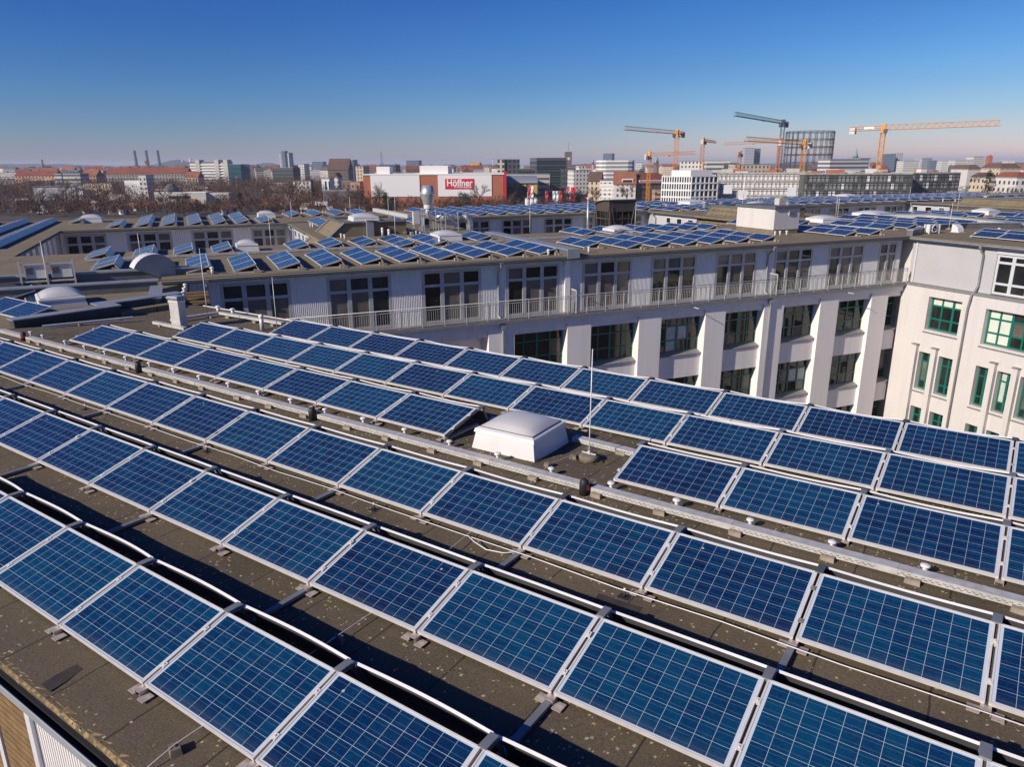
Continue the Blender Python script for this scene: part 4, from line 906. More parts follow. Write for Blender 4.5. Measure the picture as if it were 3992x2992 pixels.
def glass_tower():
    t = abthing('lift_tower', 'brown steel and glass lift tower with curved roof in the courtyard', 'tower')
    a0, a1, b0, b1 = -19.2, -17.0, -11.75, -9.5; zt = 1.85
    m = MB()
    for a in (a0, a1):
        for b in (b0, b1): m.box(a - .08, a + .08, b - .08, b + .08, GZ, 1.15)
    for z in (-8.5, -5.0, -1.6, .55, 1.15):
        for b in (b0, b1): m.box(a0 + .08, a1 - .08, b - .04, b + .04, z - .05, z + .05)
        for a in (a0, a1): m.box(a - .04, a + .04, b0 + .08, b1 - .08, z - .05, z + .05)
    for b in (b0, b1):
        for s in (.35, .68): x = a0 + (a1 - a0) * s; m.box(x - .025, x + .025, b - .02, b + .02, -8, 1.1)
    for a in (a0, a1):
        for s in (.25, .5, .75): y = b0 + (b1 - b0) * s; m.box(a - .02, a + .02, y - .025, y + .025, -8, 1.1)
    m.build('frame', 'brown_panel', t)
    m = MB()
    m.tube([(a0 + .1, b0 - .07, 1.5), (a0 + .75, b0 - .07, -2)], .03, 5).tube([(a1 - .1, b0 - .07, 1.5), (a1 - .75, b0 - .07, -2)], .03, 5)
    m.tube([(a1 + .07, b0 + .1, 1.5), (a1 + .07, b0 + .8, -2)], .03, 5).tube([(a1 + .07, b1 - .1, 1.5), (a1 + .07, b1 - .8, -2)], .03, 5); m.build('brace', 'brown_panel', t)
    m = MB(); m.box(a0 + .05, a1 - .05, b0 + .02, b0 + .03, -8.4, 1.1); m.box(a1 - .03, a1 - .02, b0 + .05, b1 - .05, -8.4, 1.1); m.box(a0 + .02, a0 + .03, b0 + .05, b1 - .05, -8.4, 1.1); m.box(a0 + .05, a1 - .05, b1 - .03, b1 - .02, -8.4, 1.1)
    m.build('glazing', 'glass_dark', t)
    # curved head: arc in the a-z plane extruded along b
    n = 10; arc = [(a0 - .35 + (a1 + .12 - a0 + .35) * i / n, 1.62 + .50 * math.sin(PI * (.08 + .46 * i / n)) - .10) for i in range(n + 1)]
    m = MB(); poly = [(a0, 1.18)] + [(x, z - .05) for x, z in arc if a0 <= x <= a1] + [(a1, 1.18)]
    for b in (b0 - .03, b1 + .03):
        q = [(x, b, z) for x, z in poly]; m.face(q if b > b0 else q[::-1])
    zz = arc[-1][1] - .06; m.face([(a1 + .02, b0 - .03, 1.18), (a1 + .02, b1 + .03, 1.18), (a1 + .02, b1 + .03, zz), (a1 + .02, b0 - .03, zz)])
    m.face([(a0 - .02, b1 + .03, 1.18), (a0 - .02, b0 - .03, 1.18), (a0 - .02, b0 - .03, arc[2][1]), (a0 - .02, b1 + .03, arc[2][1])]); m.build('head', 'brown_panel', t)
    m = MB()
    for (x0, z0), (x1, z1) in zip(arc, arc[1:]):
        m.face([(x0, b0 - .2, z0), (x1, b0 - .2, z1), (x1, b1 + .2, z1), (x0, b1 + .2, z0)]); m.face([(x0, b1 + .2, z0 - .06), (x1, b1 + .2, z1 - .06), (x1, b0 - .2, z1 - .06), (x0, b0 - .2, z0 - .06)])
        m.face([(x0, b0 - .2, z0 - .06), (x1, b0 - .2, z1 - .06), (x1, b0 - .2, z1), (x0, b0 - .2, z0)]); m.face([(x0, b1 + .2, z0), (x1, b1 + .2, z1), (x1, b1 + .2, z1 - .06), (x0, b1 + .2, z0 - .06)])
    x, z = arc[-1]; m.face([(x, b0 - .2, z - .06), (x, b1 + .2, z - .06), (x, b1 + .2, z), (x, b0 - .2, z)])
    m.build('roof', 'zinc_dark', t)
glass_tower()

# ------------------------------------------------------------------ panel rows of the courtyard roofs
PROWS = []                                                  # (a0, b, modules, roof name, row name)
def rows(a0, b, n, reg, z=RZ + .11): PROWS.append((a0, b, n, reg, z))
for b in (-45.9, -43.95, -42.05): rows(-7.5 if b < -45 else -6.3, b, 2 if b < -43 else 3, 'front tier of middle roof')
for b in (-40.15, -38.28, -36.43, -34.61, -32.77, -30.93, -29.11, -27.28, -25.5): rows(-5.85, b, 3, 'front tier of middle roof')
rows(-5.88, -21.99, 2, 'front tier of middle roof')
for b in (-20.12, -18.25, -16.4, -14.55, -12.7, -10.8): rows(-6.2, b, 3, 'front tier of middle roof')
for b in (-4.05, -1.95): rows(-6.4, b, 3, 'front tier of middle roof')
for b, n in ((-46.6, 2), (-44.5, 2), (-42.6, 2), (-40.7, 2), (-34.9, 2), (-33.0, 2)): rows(-12.0 if b > -40 else -12.1, b, n, 'rear tier of middle roof')
rows(-11.9, -36.75, 2, 'rear tier of middle roof')
for b in (-31.1, -29.2): rows(-14.45 + 2.2 - .0, b, 4 - 1, 'rear tier of middle roof')
rows(-12.1, -25.9, 2, 'rear tier of middle roof')
for b in (-18.6, -16.4, -14.1, -12.2, -10.6, -9.0): rows(-12.2, b, 2, 'rear tier of middle roof')
for b in (2.0, 4.2, 6.3, 8.4, 10.4): rows(-8.7, b, 3, 'left part of corner wing')
for b in (-3.9, -1.9, .1, 7.2, 9.2): rows(-12.9, b, 2, 'left part of corner wing')
for b, a0, n in ((2.6, 2.1, 9), (4.8, .8, 10), (6.9, 2.4, 9), (8.9, 3.6, 8), (10.6, 4.4, 7)): rows(a0, b, n, 'right part of corner wing')
for b in (14.9, 17.0, 19.1, 21.2, 23.2): rows(-14.2, b, 3, 'rear part of corner wing') if b not in (21.2, 23.2) else rows(-9.2, b, 2, 'rear part of corner wing')
for b in (14.6, 16.8, 19.0, 21.2, 23.3, 25.5, 27.6, 29.7): rows(-5.8, b, 3, 'rear part of corner wing'); rows(.2, b, 7, 'rear part of corner wing')
for b in (-32.7,): rows(-29.6, b, 3, 'left cross wing roof')
for b in (-30.7, -28.6): rows(-27.6, b, 2, 'left cross wing roof')
for b in (-26.9, -25.4): rows(-28.2 if b < -26 else -27.4, b, 2, 'left cross wing roof')
for b in (-47.3, -45.4, -43.6, -41.7, -39.9, -38.2, -36.4): rows(-34.9, b, 3, 'left part of rear roof'); 
for b in (-50.5, -45.4, -43.6, -41.7, -39.9, -38.2, -33.4, -31.4, -29.4, -27.4): rows(-41.1, b, 3 if b < -36 else 3, 'left part of rear roof')
b = -21.6
while b < 58:
    if not (8.6 < b < 12.4):
        rows(-34.95 if not 1 < b < 9 else -32.6, b, 3, 'right part of rear roof'); rows(-40.6, b, 3, 'right part of rear roof')
    b += 1.92
for b in (4.2, 6.3, 8.4): rows(-27.3, b, 3, 'right part of rear roof')
for b in (-52.9, -54.9, -56.9): rows(-40, b, 14, 'left range')


PT = .255
for k_ in (0, 1): solar_panel((-18.1 + 1.68 * k_, -3.35, .06), .255, 0, 'blue solar panel on the link roof, %s of two behind the dark parapet' % ('left', 'right')[k_], 'solar panels on the link roof')
for k_ in (0, 1): solar_panel((-20.6 + 1.68 * k_, -1.5, .06), .255, rad(-20), 'solar panel seen edge-on left of the link roof dome, %s' % ('farther', 'nearer')[k_], 'solar panels on the link roof')
cand = []
for ri, (a0, b, n, reg, z) in enumerate(PROWS):
    for k in range(n):
        p = ABZ(a0 + k * 1.67 + .01, b, z); q = proj_px(p + AV * .8 + BV * .45)
        vis = -40 < q[0] < 1064 and q[2] > 0
        cand.append((0 if vis else 1, q[2], ri, k, p))
cand.sort(key=lambda c: c[:4])
left = 300 - NP[0]
solo = set((c[2], c[3]) for c in cand[:left])
order = {}
for reg in dict.fromkeys(r[3] for r in PROWS):
    lst = sorted([i for i, r in enumerate(PROWS) if r[3] == reg], key=lambda i: (PROWS[i][1], PROWS[i][0]))
    for j, i in enumerate(lst): order[i] = j + 1
stuff_f, stuff_c = MB(), MB()
def add_mesh(mb, me, T):
    b = len(mb.v); mb.v += [tuple(T @ v.co) for v in me.vertices]
    uvl = me.uv_layers[0].data
    for p in me.polygons:
        mb.uv[len(mb.f)] = [tuple(uvl[l].uv) for l in p.loop_indices]
        mb.f.append(tuple(b + i for i in p.vertices)); mb.mi.append(0); mb.sm.append(False)
for vis, dist, ri, k, p in cand:
    a0, b, n, reg, z = PROWS[ri]
    ang = TH + random.Random(ri).uniform(-.008, .008); tl = PT + random.Random(ri * 7 + k).uniform(-.012, .012)
    if (ri, k) in solo:
        where = 'near end' if k == n - 1 else ('far end' if k == 0 else 'middle')
        if n > 3: where = '%s module' % ORD[k + 1]
        solar_panel(p, tl, ang, 'solar panel at %s of %s row from left, %s' % (where, ORD[order[ri]], reg), 'solar panels on the courtyard roofs')
    else:
        T = Matrix.Translation(p) @ Matrix.Rotation(ang, 4, 'Z') @ Matrix.Rotation(tl, 4, 'X')
        add_mesh(stuff_f, FR_ME, T); add_mesh(stuff_c, CE_ME, T)
if stuff_f.f:
    st = put('solar_panel_field', None); tag(st, 'the remaining small blue solar panels covering the farther courtyard roofs', 'solar panels', None, 'stuff')
    stuff_f.build('frames', 'alu', st); o = stuff_c.build('cells', 'pv_cells', st)
# supports, ballast and deflectors of each row
dm = {}
for ri, (a0, b, n, reg, z) in enumerate(PROWS):
    if n not in dm:
        m = MB()
        for k in range(n):
            for i in range(4):
                s0, s1 = (k + i / 4) * 1.67, (k + (i + 1) / 4) * 1.67; f = lambda s: .02 * math.sin(PI * ((s / 1.67) % 1))
                m.face([(s1, .975 + f(s1), .235 - f(s1)), (s0, .975 + f(s0), .235 - f(s0)), (s0, 1.13, -.09), (s1, 1.13, -.09)], 0)
                m.face([(s0, .945, .238), (s1, .945, .238), (s1, .975 + f(s1), .235 - f(s1)), (s0, .975 + f(s0), .235 - f(s0))], 1)
        fr = MB(); L = n * 1.67
        for x in (.03, L - .03): fr.box(x - .02, x + .02, .0, 1.25, -.108, -.07).tube([(x, 0, -.06), (x, .95, .19)], .02, 4).tube([(x, .93, .19), (x, 1.1, -.08)], .018, 4)
        bl = MB(); 
        for dx, dy in ((.12, .92), (.22, 1.05)): bl.box(L + dx - .09, L + dx + .09, dy - .09, dy + .09, -.108, .03 if dx < .2 else -.02)
        dm[n] = (m.mesh('deflector', ['deflector', 'alu_white']), fr.mesh('frame', 'alu'), bl.mesh('ballast', 'block'))
    p = ABZ(a0, b, z)
    if proj_px(p)[2] > 84 and n < 5: continue
    o = put('mounting_rack', None, None, p, (0, 0, TH)); tag(o, 'mounting rack under %s row from left, %s' % (ORD[order[ri]], reg), 'mounting rack', 'mounting racks of the courtyard roofs')
    put('deflector', dm[n][0], o); put('frame', dm[n][1], o); put('ballast_block', dm[n][2], o)

# ------------------------------------------------------------------ things standing on the courtyard roofs
def absky(a, b, lx, ly, label, h=.42, z=RZ, d=.2): return skylight(ABZ(a, b, z - .01), lx, ly, h, d, TH, label)
absky(-10.7, -27.2, 1.75, 1.6, 'white dome skylight beside the row of small vents on the middle roof')
absky(-9.9, -38.9, 1.2, 1.2, 'white dome skylight between the left panels of the middle roof')
absky(-9.9, -15.4, 1.6, 1.5, 'white dome skylight left of the lightning rod before the brown tower', .36)
absky(-11.2, 4.1, 1.9, 1.9, 'white dome skylight right of the white plant room', .34)
absky(-13.8, 12.4, 2.6, 2.2, 'largest white dome skylight at the end of the pale roof divider', .34)
absky(-11.4, 23.4, 1.7, 1.6, 'white dome skylight far right among the dark panels', .38)
absky(-29.0, -28.2, 2.0, 2.0, 'white dome skylight beyond the raised left roof', .45)
absky(-18.2, -30.6, 1.9, 1.8, 'white dome skylight on top of the raised left roof', .30, 1.03)
absky(-37.0, -35.2, 1.5, 1.5, 'white dome skylight on the rear roof before the bare trees', .42)
absky(-38.0, -49.0, 1.7, 1.7, 'white dome skylight at the far left of the rear roof', .45)
absky(-36.9, 10.7, 2.3, 2.2, 'white dome skylight on the rear roof right of the brown tower', .4)
absky(-19.0, 4.2, 1.6, 1.6, 'white dome skylight on the tiled raised roof behind the plant room', .3, .97)
absky(-41.0 + 1.2, 37.2, 2.2, 2.0, 'white dome skylight farthest right on the rear roof', .42)
skylight((-16.9, -1.15, -.03), 1.75, 1.5, .36, .26, rad(-20), 'white dome skylight on the link roof behind the dark parapet')

m_rods = [(-.2, -47.0, 1.75, RZ), (-8.7, -44.1, 1.25, RZ), (-12.5, -29.9, 1.8, RZ), (-10.1, -37.6, 1.8, RZ), (-10.1, -13.9, 1.95, RZ), (-12.6, -20.6, 1.7, RZ), (-14.6, 9.0, 1.8, RZ), (-12.7, 7.2, 1.8, RZ), (-21.8, 6.9, 1.6, RZ), (-1.8, 5.9, 1.85, RZ), (-15.0, 24.6, 2.0, RZ)]
rl = ['leaning on the link parapet behind the dome', 'behind the curved grey hood', 'among the middle roof panels near the small vents', 'left of the raised roof slope', 'right of the dome before the brown tower', 'left of the pale roof divider end', 'second behind the plant room, farther back', 'behind the plant room, nearer one', 'on the tiled cross wing', 'beside the small fan on the corner wing', 'far right beside the small dome']
for (a, b, h, z), l in zip(m_rods, rl): rod(ABZ(a, b, z), h, 'thin lightning rod ' + l, b in (5.9, -13.9), r=.016, sr=.2)
for i, (a, b, h) in enumerate([(-30.6, -33.8, 1.7), (-33.0, -28.5, 1.8), (-35.6, -23.8, 1.8), (-31.0, -25.6, 1.7), (-36.5, -20.5, 1.8), (-33.1, 40.5, 1.6), (-40.5, -8.0, 1.6), (-38, 20, 1.6)]):
    rod(ABZ(a, b, RZ), h, 'thin lightning rod on the rear roofs, %s from the left' % ORD[i + 1], False, r=.018)

VP = vent_meshes(.32, .06, .085); VQ = vent_meshes(.55, .08, .09)
vl = [(-.8, -25.0, 'left of two vents beside the pale roof divider', VP), (-.95, -24.75 + .2, 'right of two vents beside the pale roof divider', VP), (-.9, -22.6, 'alone right of the pale roof divider', VP), (-3.75, -7.5, 'leftmost of three before the plant room', VP), (-3.75, -7.1, 'middle of three before the plant room', VP), (-3.8, -6.5 + .0, 'rightmost of three before the plant room', VP),
      (-24.2, -33.3, 'left of the farther pair beside the left roof slope', VP), (-23.7, -33.2, 'right of the farther pair beside the left roof slope', VP), (-14.4, -32.9, 'left of the nearer pair below the raised roof', VP), (-13.8, -32.8, 'right of the nearer pair below the raised roof', VP), (-15.0, -30.1, 'grey pipe, left of the pair behind the panels', VQ), (-13.7, -30.0, 'grey pipe, right of the pair behind the panels', VQ), (-7.6, -28.6, 'grey pipe in front of the vent row dome', VQ), (-1.0, -41.0, 'at the left end of the middle roof', VP), (-26.0, 6.0, 'left of the pair on the tiled cross wing', VP), (-25.4, 6.6, 'right of the pair on the tiled cross wing', VP), (.8, 7.2, 'on the corner wing near the small hood', VP), (-27.4, 39.0, 'left of the pair on the far right cross wing', VP), (-26.6, 40.0, 'right of the pair on the far right cross wing', VP)]
for a, b, l, me in vl: vent(ABZ(a, b, RZ - .002), 'roof vent ' + l, 'vents on the courtyard roofs', me)
for i, a in enumerate((-19.9, -18.6, -17.7, -16.7, -15.9, -14.9, -14.0, -12.8, -12.1)): vent(ABZ(a, -27.85, RZ - .002), 'short white vent, %s from the far end of the row beside the dome' % ORD[i + 1], 'row of short white vents', VP, .8)
for k in range(3): vent((-14.88 - .1 * k, 2.31 + .12 * k, -.15 + .12 * k), 'pale stacked vent at the stepped roof edge, %s from the front' % ORD[k + 1], 'vents at the stepped edge', VP, .9)
# cable trunking on the middle roof
for i, (p, q) in enumerate([((-8.1, -46.5), (-8.0, -24.6)), ((-8.3, -23.6), (-8.4, -7.2)), ((-8.3, -4.2), (-8.9, 10.6))]):
    p, q = ABZ(*p, RZ + .03), ABZ(*q, RZ + .03)
    tray(p, q, .16, 'grey cable trunking between the panel tiers of the middle roof, %s length from the left' % ORD[i + 1], False, 0, .10)

# exhaust stack with duct
t = abthing('exhaust_stack', 'shiny metal exhaust stack with conical head and fat duct on the roof', 'exhaust stack')
cx, cy = -17.0, -26.31
MB().lathe([(.24, 1.80), (.33, 2.06), (.52, 2.70), (.535, 2.74), (.33, 3.32), (.31, 3.32), (.30, 3.2), (.02, 3.18)], 28, 0, (cx, cy, 0)).build('cone', 'steel_duct', t)
MB().lathe([(.30, 1.72), (.31, 1.76), (.31, 2.04), (.30, 2.07)], 24, 0, (cx, cy, 0)).build('collar', 'alu', t)
MB().tube([(cx, cy, 1.75), (cx, cy, 1.5), (cx, cy + .09, 1.28), (cx, cy + .27, 1.13), (cx, cy + .5, 1.10)], .255, 20).build('elbow', 'steel_duct', t)
m = MB().tube([(cx, cy + .48, 1.10), (cx, cy + 2.55, 1.10)], .255, 20)
for y in (.5, 1.0, 1.55, 2.1, 2.5): m.lathe([(.26, -.02), (.268, 0), (.26, .02)], 20, 0, (0, 0, 0)) if False else m.tube([(cx, cy + y - .02, 1.10), (cx, cy + y + .02, 1.10)], .27, 20)
m.build('duct', 'steel_duct', t)
MB().tube([(cx, cy + 2.55, 1.10), (cx, cy + 2.78, 1.05), (cx, cy + 2.95, .85), (cx, cy + 3.0, .6), (cx, cy + 3.0, -2.4)], .255, 20).build('down_duct', 'steel_duct', t)
for y in (-.42, .42):
    MB().box(cx + .28, cx + .32, cy + y - .02, cy + y + .02, RZ, 1.75).box(cx - .32, cx - .28, cy + y - .02, cy + y + .02, RZ, 1.75).box(cx - .32, cx + .32, cy + y - .02, cy + y + .02, 1.71, 1.75).build('support_frame', 'galv', t)
for y in (.8, 1.12, 2.05):
    MB().box(cx + .30, cx + .34, cy + y - .02, cy + y + .02, RZ, 1.40).box(cx - .34, cx - .30, cy + y - .02, cy + y + .02, RZ, 1.40).box(cx - .34, cx + .34, cy + y - .02, cy + y + .02, 1.37, 1.41).build('support_frame', 'galv', t)
MB().tube([(cx + .32, cy + 1.12, 1.36), (cx + .32, cy + 2.0, .62)], .022, 5).build('brace', 'galv', t)
t = abthing('control_cabinet', 'tall pale metal cabinet on legs left of the exhaust stack', 'cabinet')
MB().box(-18.3, -17.9, -27.12, -26.62, .62, 1.52).build('body', 'concrete_pale', t); MB().box(-17.898, -17.89, -27.06, -26.68, .68, 1.46).build('door', 'ballast', t); MB().box(-18.25, -18.2, -27.1, -27.05, RZ, .62).box(-17.98, -17.93, -27.1, -27.05, RZ, .62).box(-17.98, -17.93, -26.7, -26.65, RZ, .62).build('legs', 'galv', t)
t = abthing('fan_unit', 'small grey fan unit beneath the exhaust stack elbow', 'fan')
MB().box(-17.8, -17.4, -26.55, -26.15, .55, 1.1).box(-17.7, -17.5, -26.6, -26.1, RZ, .55).build('body', 'zinc', t); MB().box(-17.398, -17.38, -26.5, -26.2, .62, 1.02).build('grille', 'rubber', t)
t = abthing('beam', 'pale concrete beams lying on the roof before the cabinet', 'beam')
MB().box(-17.8, -15.2, -28.6, -28.4, RZ + .05, RZ + .22).build('beam', 'block', t); MB().box(-17.4, -14.9, -28.2, -28.0, RZ + .0, RZ + .16).build('beam', 'block', t)
t = abthing('flue', 'flat grey metal flue rising in front of the raised left roof', 'flue')
MB().box(-15.25, -15.0, -31.1, -30.65, RZ, 1.22).build('shaft', 'zinc', t); MB().box(-15.3, -14.95, -31.15, -30.6, 1.22, 1.27).build('cap', 'alu', t)
t = abthing('flue', 'shiny steel flue with cap beside the brown glass tower', 'flue')
MB().lathe([(.10, -2.5), (.10, 1.45)], 14, 0, (-29.0, -7.0, 0)).build('pipe', 'steel_duct', t); MB().lathe([(.13, 1.4), (.13, 1.5), (.15, 1.52), (.15, 1.62), (.02, 1.66)], 14, 0, (-29.0, -7.0, 0)).build('cap', 'alu', t)
MB().lathe([(.12, .10), (.13, .12), (.13, .2), (.12, .22)], 14, 0, (-29.0, -7.0, 0)).build('collar', 'alu', t)
for (a, b, l, h) in ((-27.3, 5.2, 'square grey ventilation duct on the tiled cross wing', .85), (-30.2, 2.7, 'thin square duct on the rear roof edge', .45), (-24.0, 41.5, 'square grey duct on the far right cross wing', .8), (-9.0, 37.0, 'square grey duct at the far right edge', .8)):
    t = abthing('vent_duct', l, 'duct', 'square roof ducts'); s = .2 if h > .5 else .1
    MB().box(a - s, a + s, b - s, b + s, RZ, RZ + h - .08).build('shaft', 'zinc', t); MB().box(a - s - .04, a + s + .04, b - s - .04, b + s + .04, RZ + h - .08, RZ + h).build('cap', 'galv', t)

# small fan and curved hood at the corner
t = abthing('fan_unit', 'white box fan with round dark outlet on the corner wing roof', 'fan')
MB().box(-1.0, -.6, 2.55, 3.3, .26, .78).build('body', 'plastic_white', t)
m = MB(); T = Matrix.Translation((-.598, 2.9, .52)) @ Matrix.Rotation(rad(90), 4, 'Y'); n = 18
b_ = len(m.v); m.v += [tuple(T @ Vector((.2 * math.cos(2 * PI * k / n), .2 * math.sin(2 * PI * k / n), .012))) for k in range(n)]; m.f.append(tuple(range(b_, b_ + n))); m.mi.append(0); m.sm.append(False); m.build('outlet', 'rubber', t)
m = MB().tube([tuple(T @ Vector((.22 * math.cos(2 * PI * k / 20), .22 * math.sin(2 * PI * k / 20), .02))) for k in range(21)], .03, 6, cap=False); m.lathe([(.02, 0), (.08, .01), (.01, .03)], 10, 0, (-.57, 2.9, .5)); m.build('ring', 'plastic_white', t)
MB().box(-.64, -.56, 2.42, 2.5, RZ, .8).box(-.64, -.56, 3.34, 3.42, RZ, .8).box(-1.0, -.92, 2.42, 2.5, RZ, .8).build('stand', 'alu', t)
def curved_hood(par, a, b, w, h, dpt, mat):
    n = 9; P = [(dpt * (1 - math.cos(PI / 2 * i / n)), h * math.sin(PI / 2 * i / n)) for i in range(n + 1)]; m = MB()
    for (x0, z0), (x1, z1) in zip(P, P[1:]): m.face([(a + .0 - x0 + dpt, b, RZ + z0), (a - x0 + dpt, b + w, RZ + z0), (a - x1 + dpt, b + w, RZ + z1), (a - x1 + dpt, b, RZ + z1)], smooth=True)
    for y in (b, b + w):
        q = [(a - x + dpt, y, RZ + z) for x, z in P] + [(a, y, RZ + h - .05), (a, y, RZ)]; m.face(q if y > b else q[::-1])
    return m.build('shell', mat, par)
t = abthing('curved_hood', 'small curved white hood beside the rod on the corner wing', 'roof hood'); curved_hood(t, -.9, 4.95, .55, .52, .5, 'alu_white'); MB().box(-.92, -.3, 4.9, 5.55, RZ - .01, RZ + .05).build('base', 'alu', t)
# big half-round hood, service rack and duct bend at the left
t = thing('curved_hood', 'big grey half-round hood leaning over the left parapets', 'roof hood', tuple(ABZ(-1.15, -43.2, .05)), TH + rad(105))
m = MB(); n = 18; Rr = .92; P = [(Rr * math.cos(PI * i / n), Rr * math.sin(PI * i / n)) for i in range(n + 1)]
tl_ = Matrix.Translation((0, 0, .18)) @ Matrix.Rotation(rad(25), 4, 'Y')
F = [tl_ @ Vector((x, 0, z)) for x, z in P]; B = [p + Vector((0, .75, 0)) for p in F]
m.face(F); m.build('face', 'zinc', t); m = MB()
for i in range(n): m.face([F[i + 1] + Vector((0, -.05, 0)), F[i] + Vector((0, -.05, 0)), B[i], B[i + 1]], smooth=True)
m.face(B[::-1]); m.build('shell', 'alu_white', t)
t = abthing('service_rack', 'galvanised steel rack with three posts behind the left link parapet', 'rack')
for b in (-48.0, -47.1, -46.15): MB().box(-1.0, -.94, b - .03, b + .03, -.3, 1.12).build('post', 'galv', t)
MB().box(-1.02, -.96, -48.6, -46.1, .28, .34).box(-1.02, -.96, -48.0, -46.1, .96, 1.0).build('rail', 'galv', t)
for i, b in enumerate((-47.85, -46.95)):
    t2 = abthing('air_conditioner', 'pale air conditioner box in the %s bay of the galvanised rack' % ('left', 'right')[i], 'air conditioner', 'air conditioners in the rack')
    MB().box(-1.35, -1.04, b, b + .72, .42, .92).build('body', 'ballast', t2); MB().box(-1.04, -1.03, b + .06, b + .3, .58, .84).build('grille', 'block', t2); MB().box(-1.38, -1.0, b - .02, b + .74, .92, .95).build('cover', 'alu_white', t2)
    MB().tube([(-1.1, b + .5, .42), (-1.0, b + .55, .1), (-1.05, b + .5, -.1)], .025, 5).build('hose', 'rubber', t2)
t = abthing('duct_bend', 'dented grey duct bend at the far left of the link roof', 'duct')
MB().tube([(-.6, -49.0, .0), (-.65, -49.0, .45), (-.9, -48.95, .68), (-1.3, -48.9, .7)], .17, 10).build('duct', 'galv', t); MB().lathe([(.2, -.03), (.2, .03)], 12, 0, (-.6, -49.0, .03)).build('flange', 'alu', t)
# ================================================================== ground and the city beyond
fh = Vector((math.sin(YAW), math.cos(YAW), 0)); rh = Vector((math.cos(YAW), -math.sin(YAW), 0))
CP, SP = math.cos(PITCH), math.sin(PITCH)
def top_z(x, y, d):
    t = (1496 - (y - ROLL * (x - 1996))) / FPX
    return CAM.z + d * (t * CP - SP) / (CP + t * SP)
def at(x, d, z=GZ):
    p = CAM + fh * d + rh * ((x - 1996) / FPX * d * CP); return Vector((p.x, p.y, z))
def on_z(x, y, z):
    dr = FW + RT * ((x - 1996) / FPX) - UP * ((y - 1496) / FPX); return CAM + dr * ((z - CAM.z) / dr.z)
def wpx(d): return d * CP / FPX                        # metres per photo pixel at depth d
FACE = -YAW
g = MB(); S = 20000
n = 24
for i in range(n):
    for j in range(n):
        x0, x1 = -S + 2 * S * i / n, -S + 2 * S * (i + 1) / n; y0, y1 = -S + 2 * S * j / n, -S + 2 * S * (j + 1) / n
        g.face([(x0, y0, GZ), (x1, y0, GZ), (x1, y1, GZ), (x0, y1, GZ)])
o = g.build('ground', 'ground'); o['kind'] = 'structure'
def hill(x0, x1, ypk, d, seed):
    m = MB(); rr = random.Random(seed); n = 26; pts = []
    zp = top_z((x0 + x1) / 2, ypk, d)
    for i in range(n + 1):
        s = i / n; p = at(x0 + (x1 - x0) * s, d); h = (zp - GZ) * (math.sin(PI * s) ** .8) * rr.uniform(.93, 1.03); pts.append((p, h))
    for (p, h), (q, k) in zip(pts, pts[1:]):
        f = fh * 500
        m.face([p - f, q - f, q + Vector((0, 0, k)), p + Vector((0, 0, h))], smooth=True); m.face([p + Vector((0, 0, h)), q + Vector((0, 0, k)), q + f, p + f], smooth=True)
    o = m.build('hill', 'hill_wood'); o['kind'] = 'structure'
hill(-400, 560, 638, 6500, 1); hill(610, 780, 622, 6000, 2); hill(980, 1110, 634, 6300, 3); hill(420, 1500, 641, 6900, 4); hill(2600, 4300, 632, 7000, 5)
# street and car park
m = MB()
P = [at(2080, 390), at(2500, 390), at(2330, 640), at(2200, 640)]; m.face([p + Vector((0, 0, .02)) for p in P])
P = [at(-200, 520), at(760, 505), at(760, 525), at(-200, 545)]; m.face([p + Vector((0, 0, .02)) for p in P])
o = m.build('road', 'asphalt'); o['kind'] = 'structure'

def bld(name, label, x0, x1, ytop, d, depth, mat, roof='roof_grey', rot=0.0, cat='building', group=None, z0=GZ, par=.0):
    zt = top_z((x0 + x1) / 2, ytop, d); w = (x1 - x0) * wpx(d); H = zt - z0
    t = thing(name, label, cat, tuple(at((x0 + x1) / 2, d, z0)), FACE + rot, group); t['h'] = H; t['w'] = w
    m = MB(); m.box(-w / 2, w / 2, 0, depth, 0, H - .5); m.build('wall', mat, t)
    m = MB(); m.box(-w / 2 - .15, w / 2 + .15, -.15, depth + .15, H - .5, H); m.build('roof', roof, t)
    return t, w, H
def gable(t, w, dp, H, mat, rh_=4.5, along=True, o=.4):
    m = MB()
    if along:
        P = [(-w / 2 - o, -o, H), (w / 2 + o, -o, H), (w / 2 + o, dp + o, H), (-w / 2 - o, dp + o, H), (-w / 2 - o, dp / 2, H + rh_), (w / 2 + o, dp / 2, H + rh_)]
        for q in ((0, 1, 5, 4), (2, 3, 4, 5), (1, 2, 5), (3, 0, 4), (3, 2, 1, 0)): m.face([P[i] for i in q])
    else:
        P = [(-w / 2 - o, -o, H), (w / 2 + o, -o, H), (w / 2 + o, dp + o, H), (-w / 2 - o, dp + o, H), (0, -o, H + rh_), (0, dp + o, H + rh_)]
        for q in ((0, 1, 4), (2, 3, 5), (1, 2, 5, 4), (3, 0, 4, 5), (3, 2, 1, 0)): m.face([P[i] for i in q])
    return m.build('pitched_roof', mat, t)

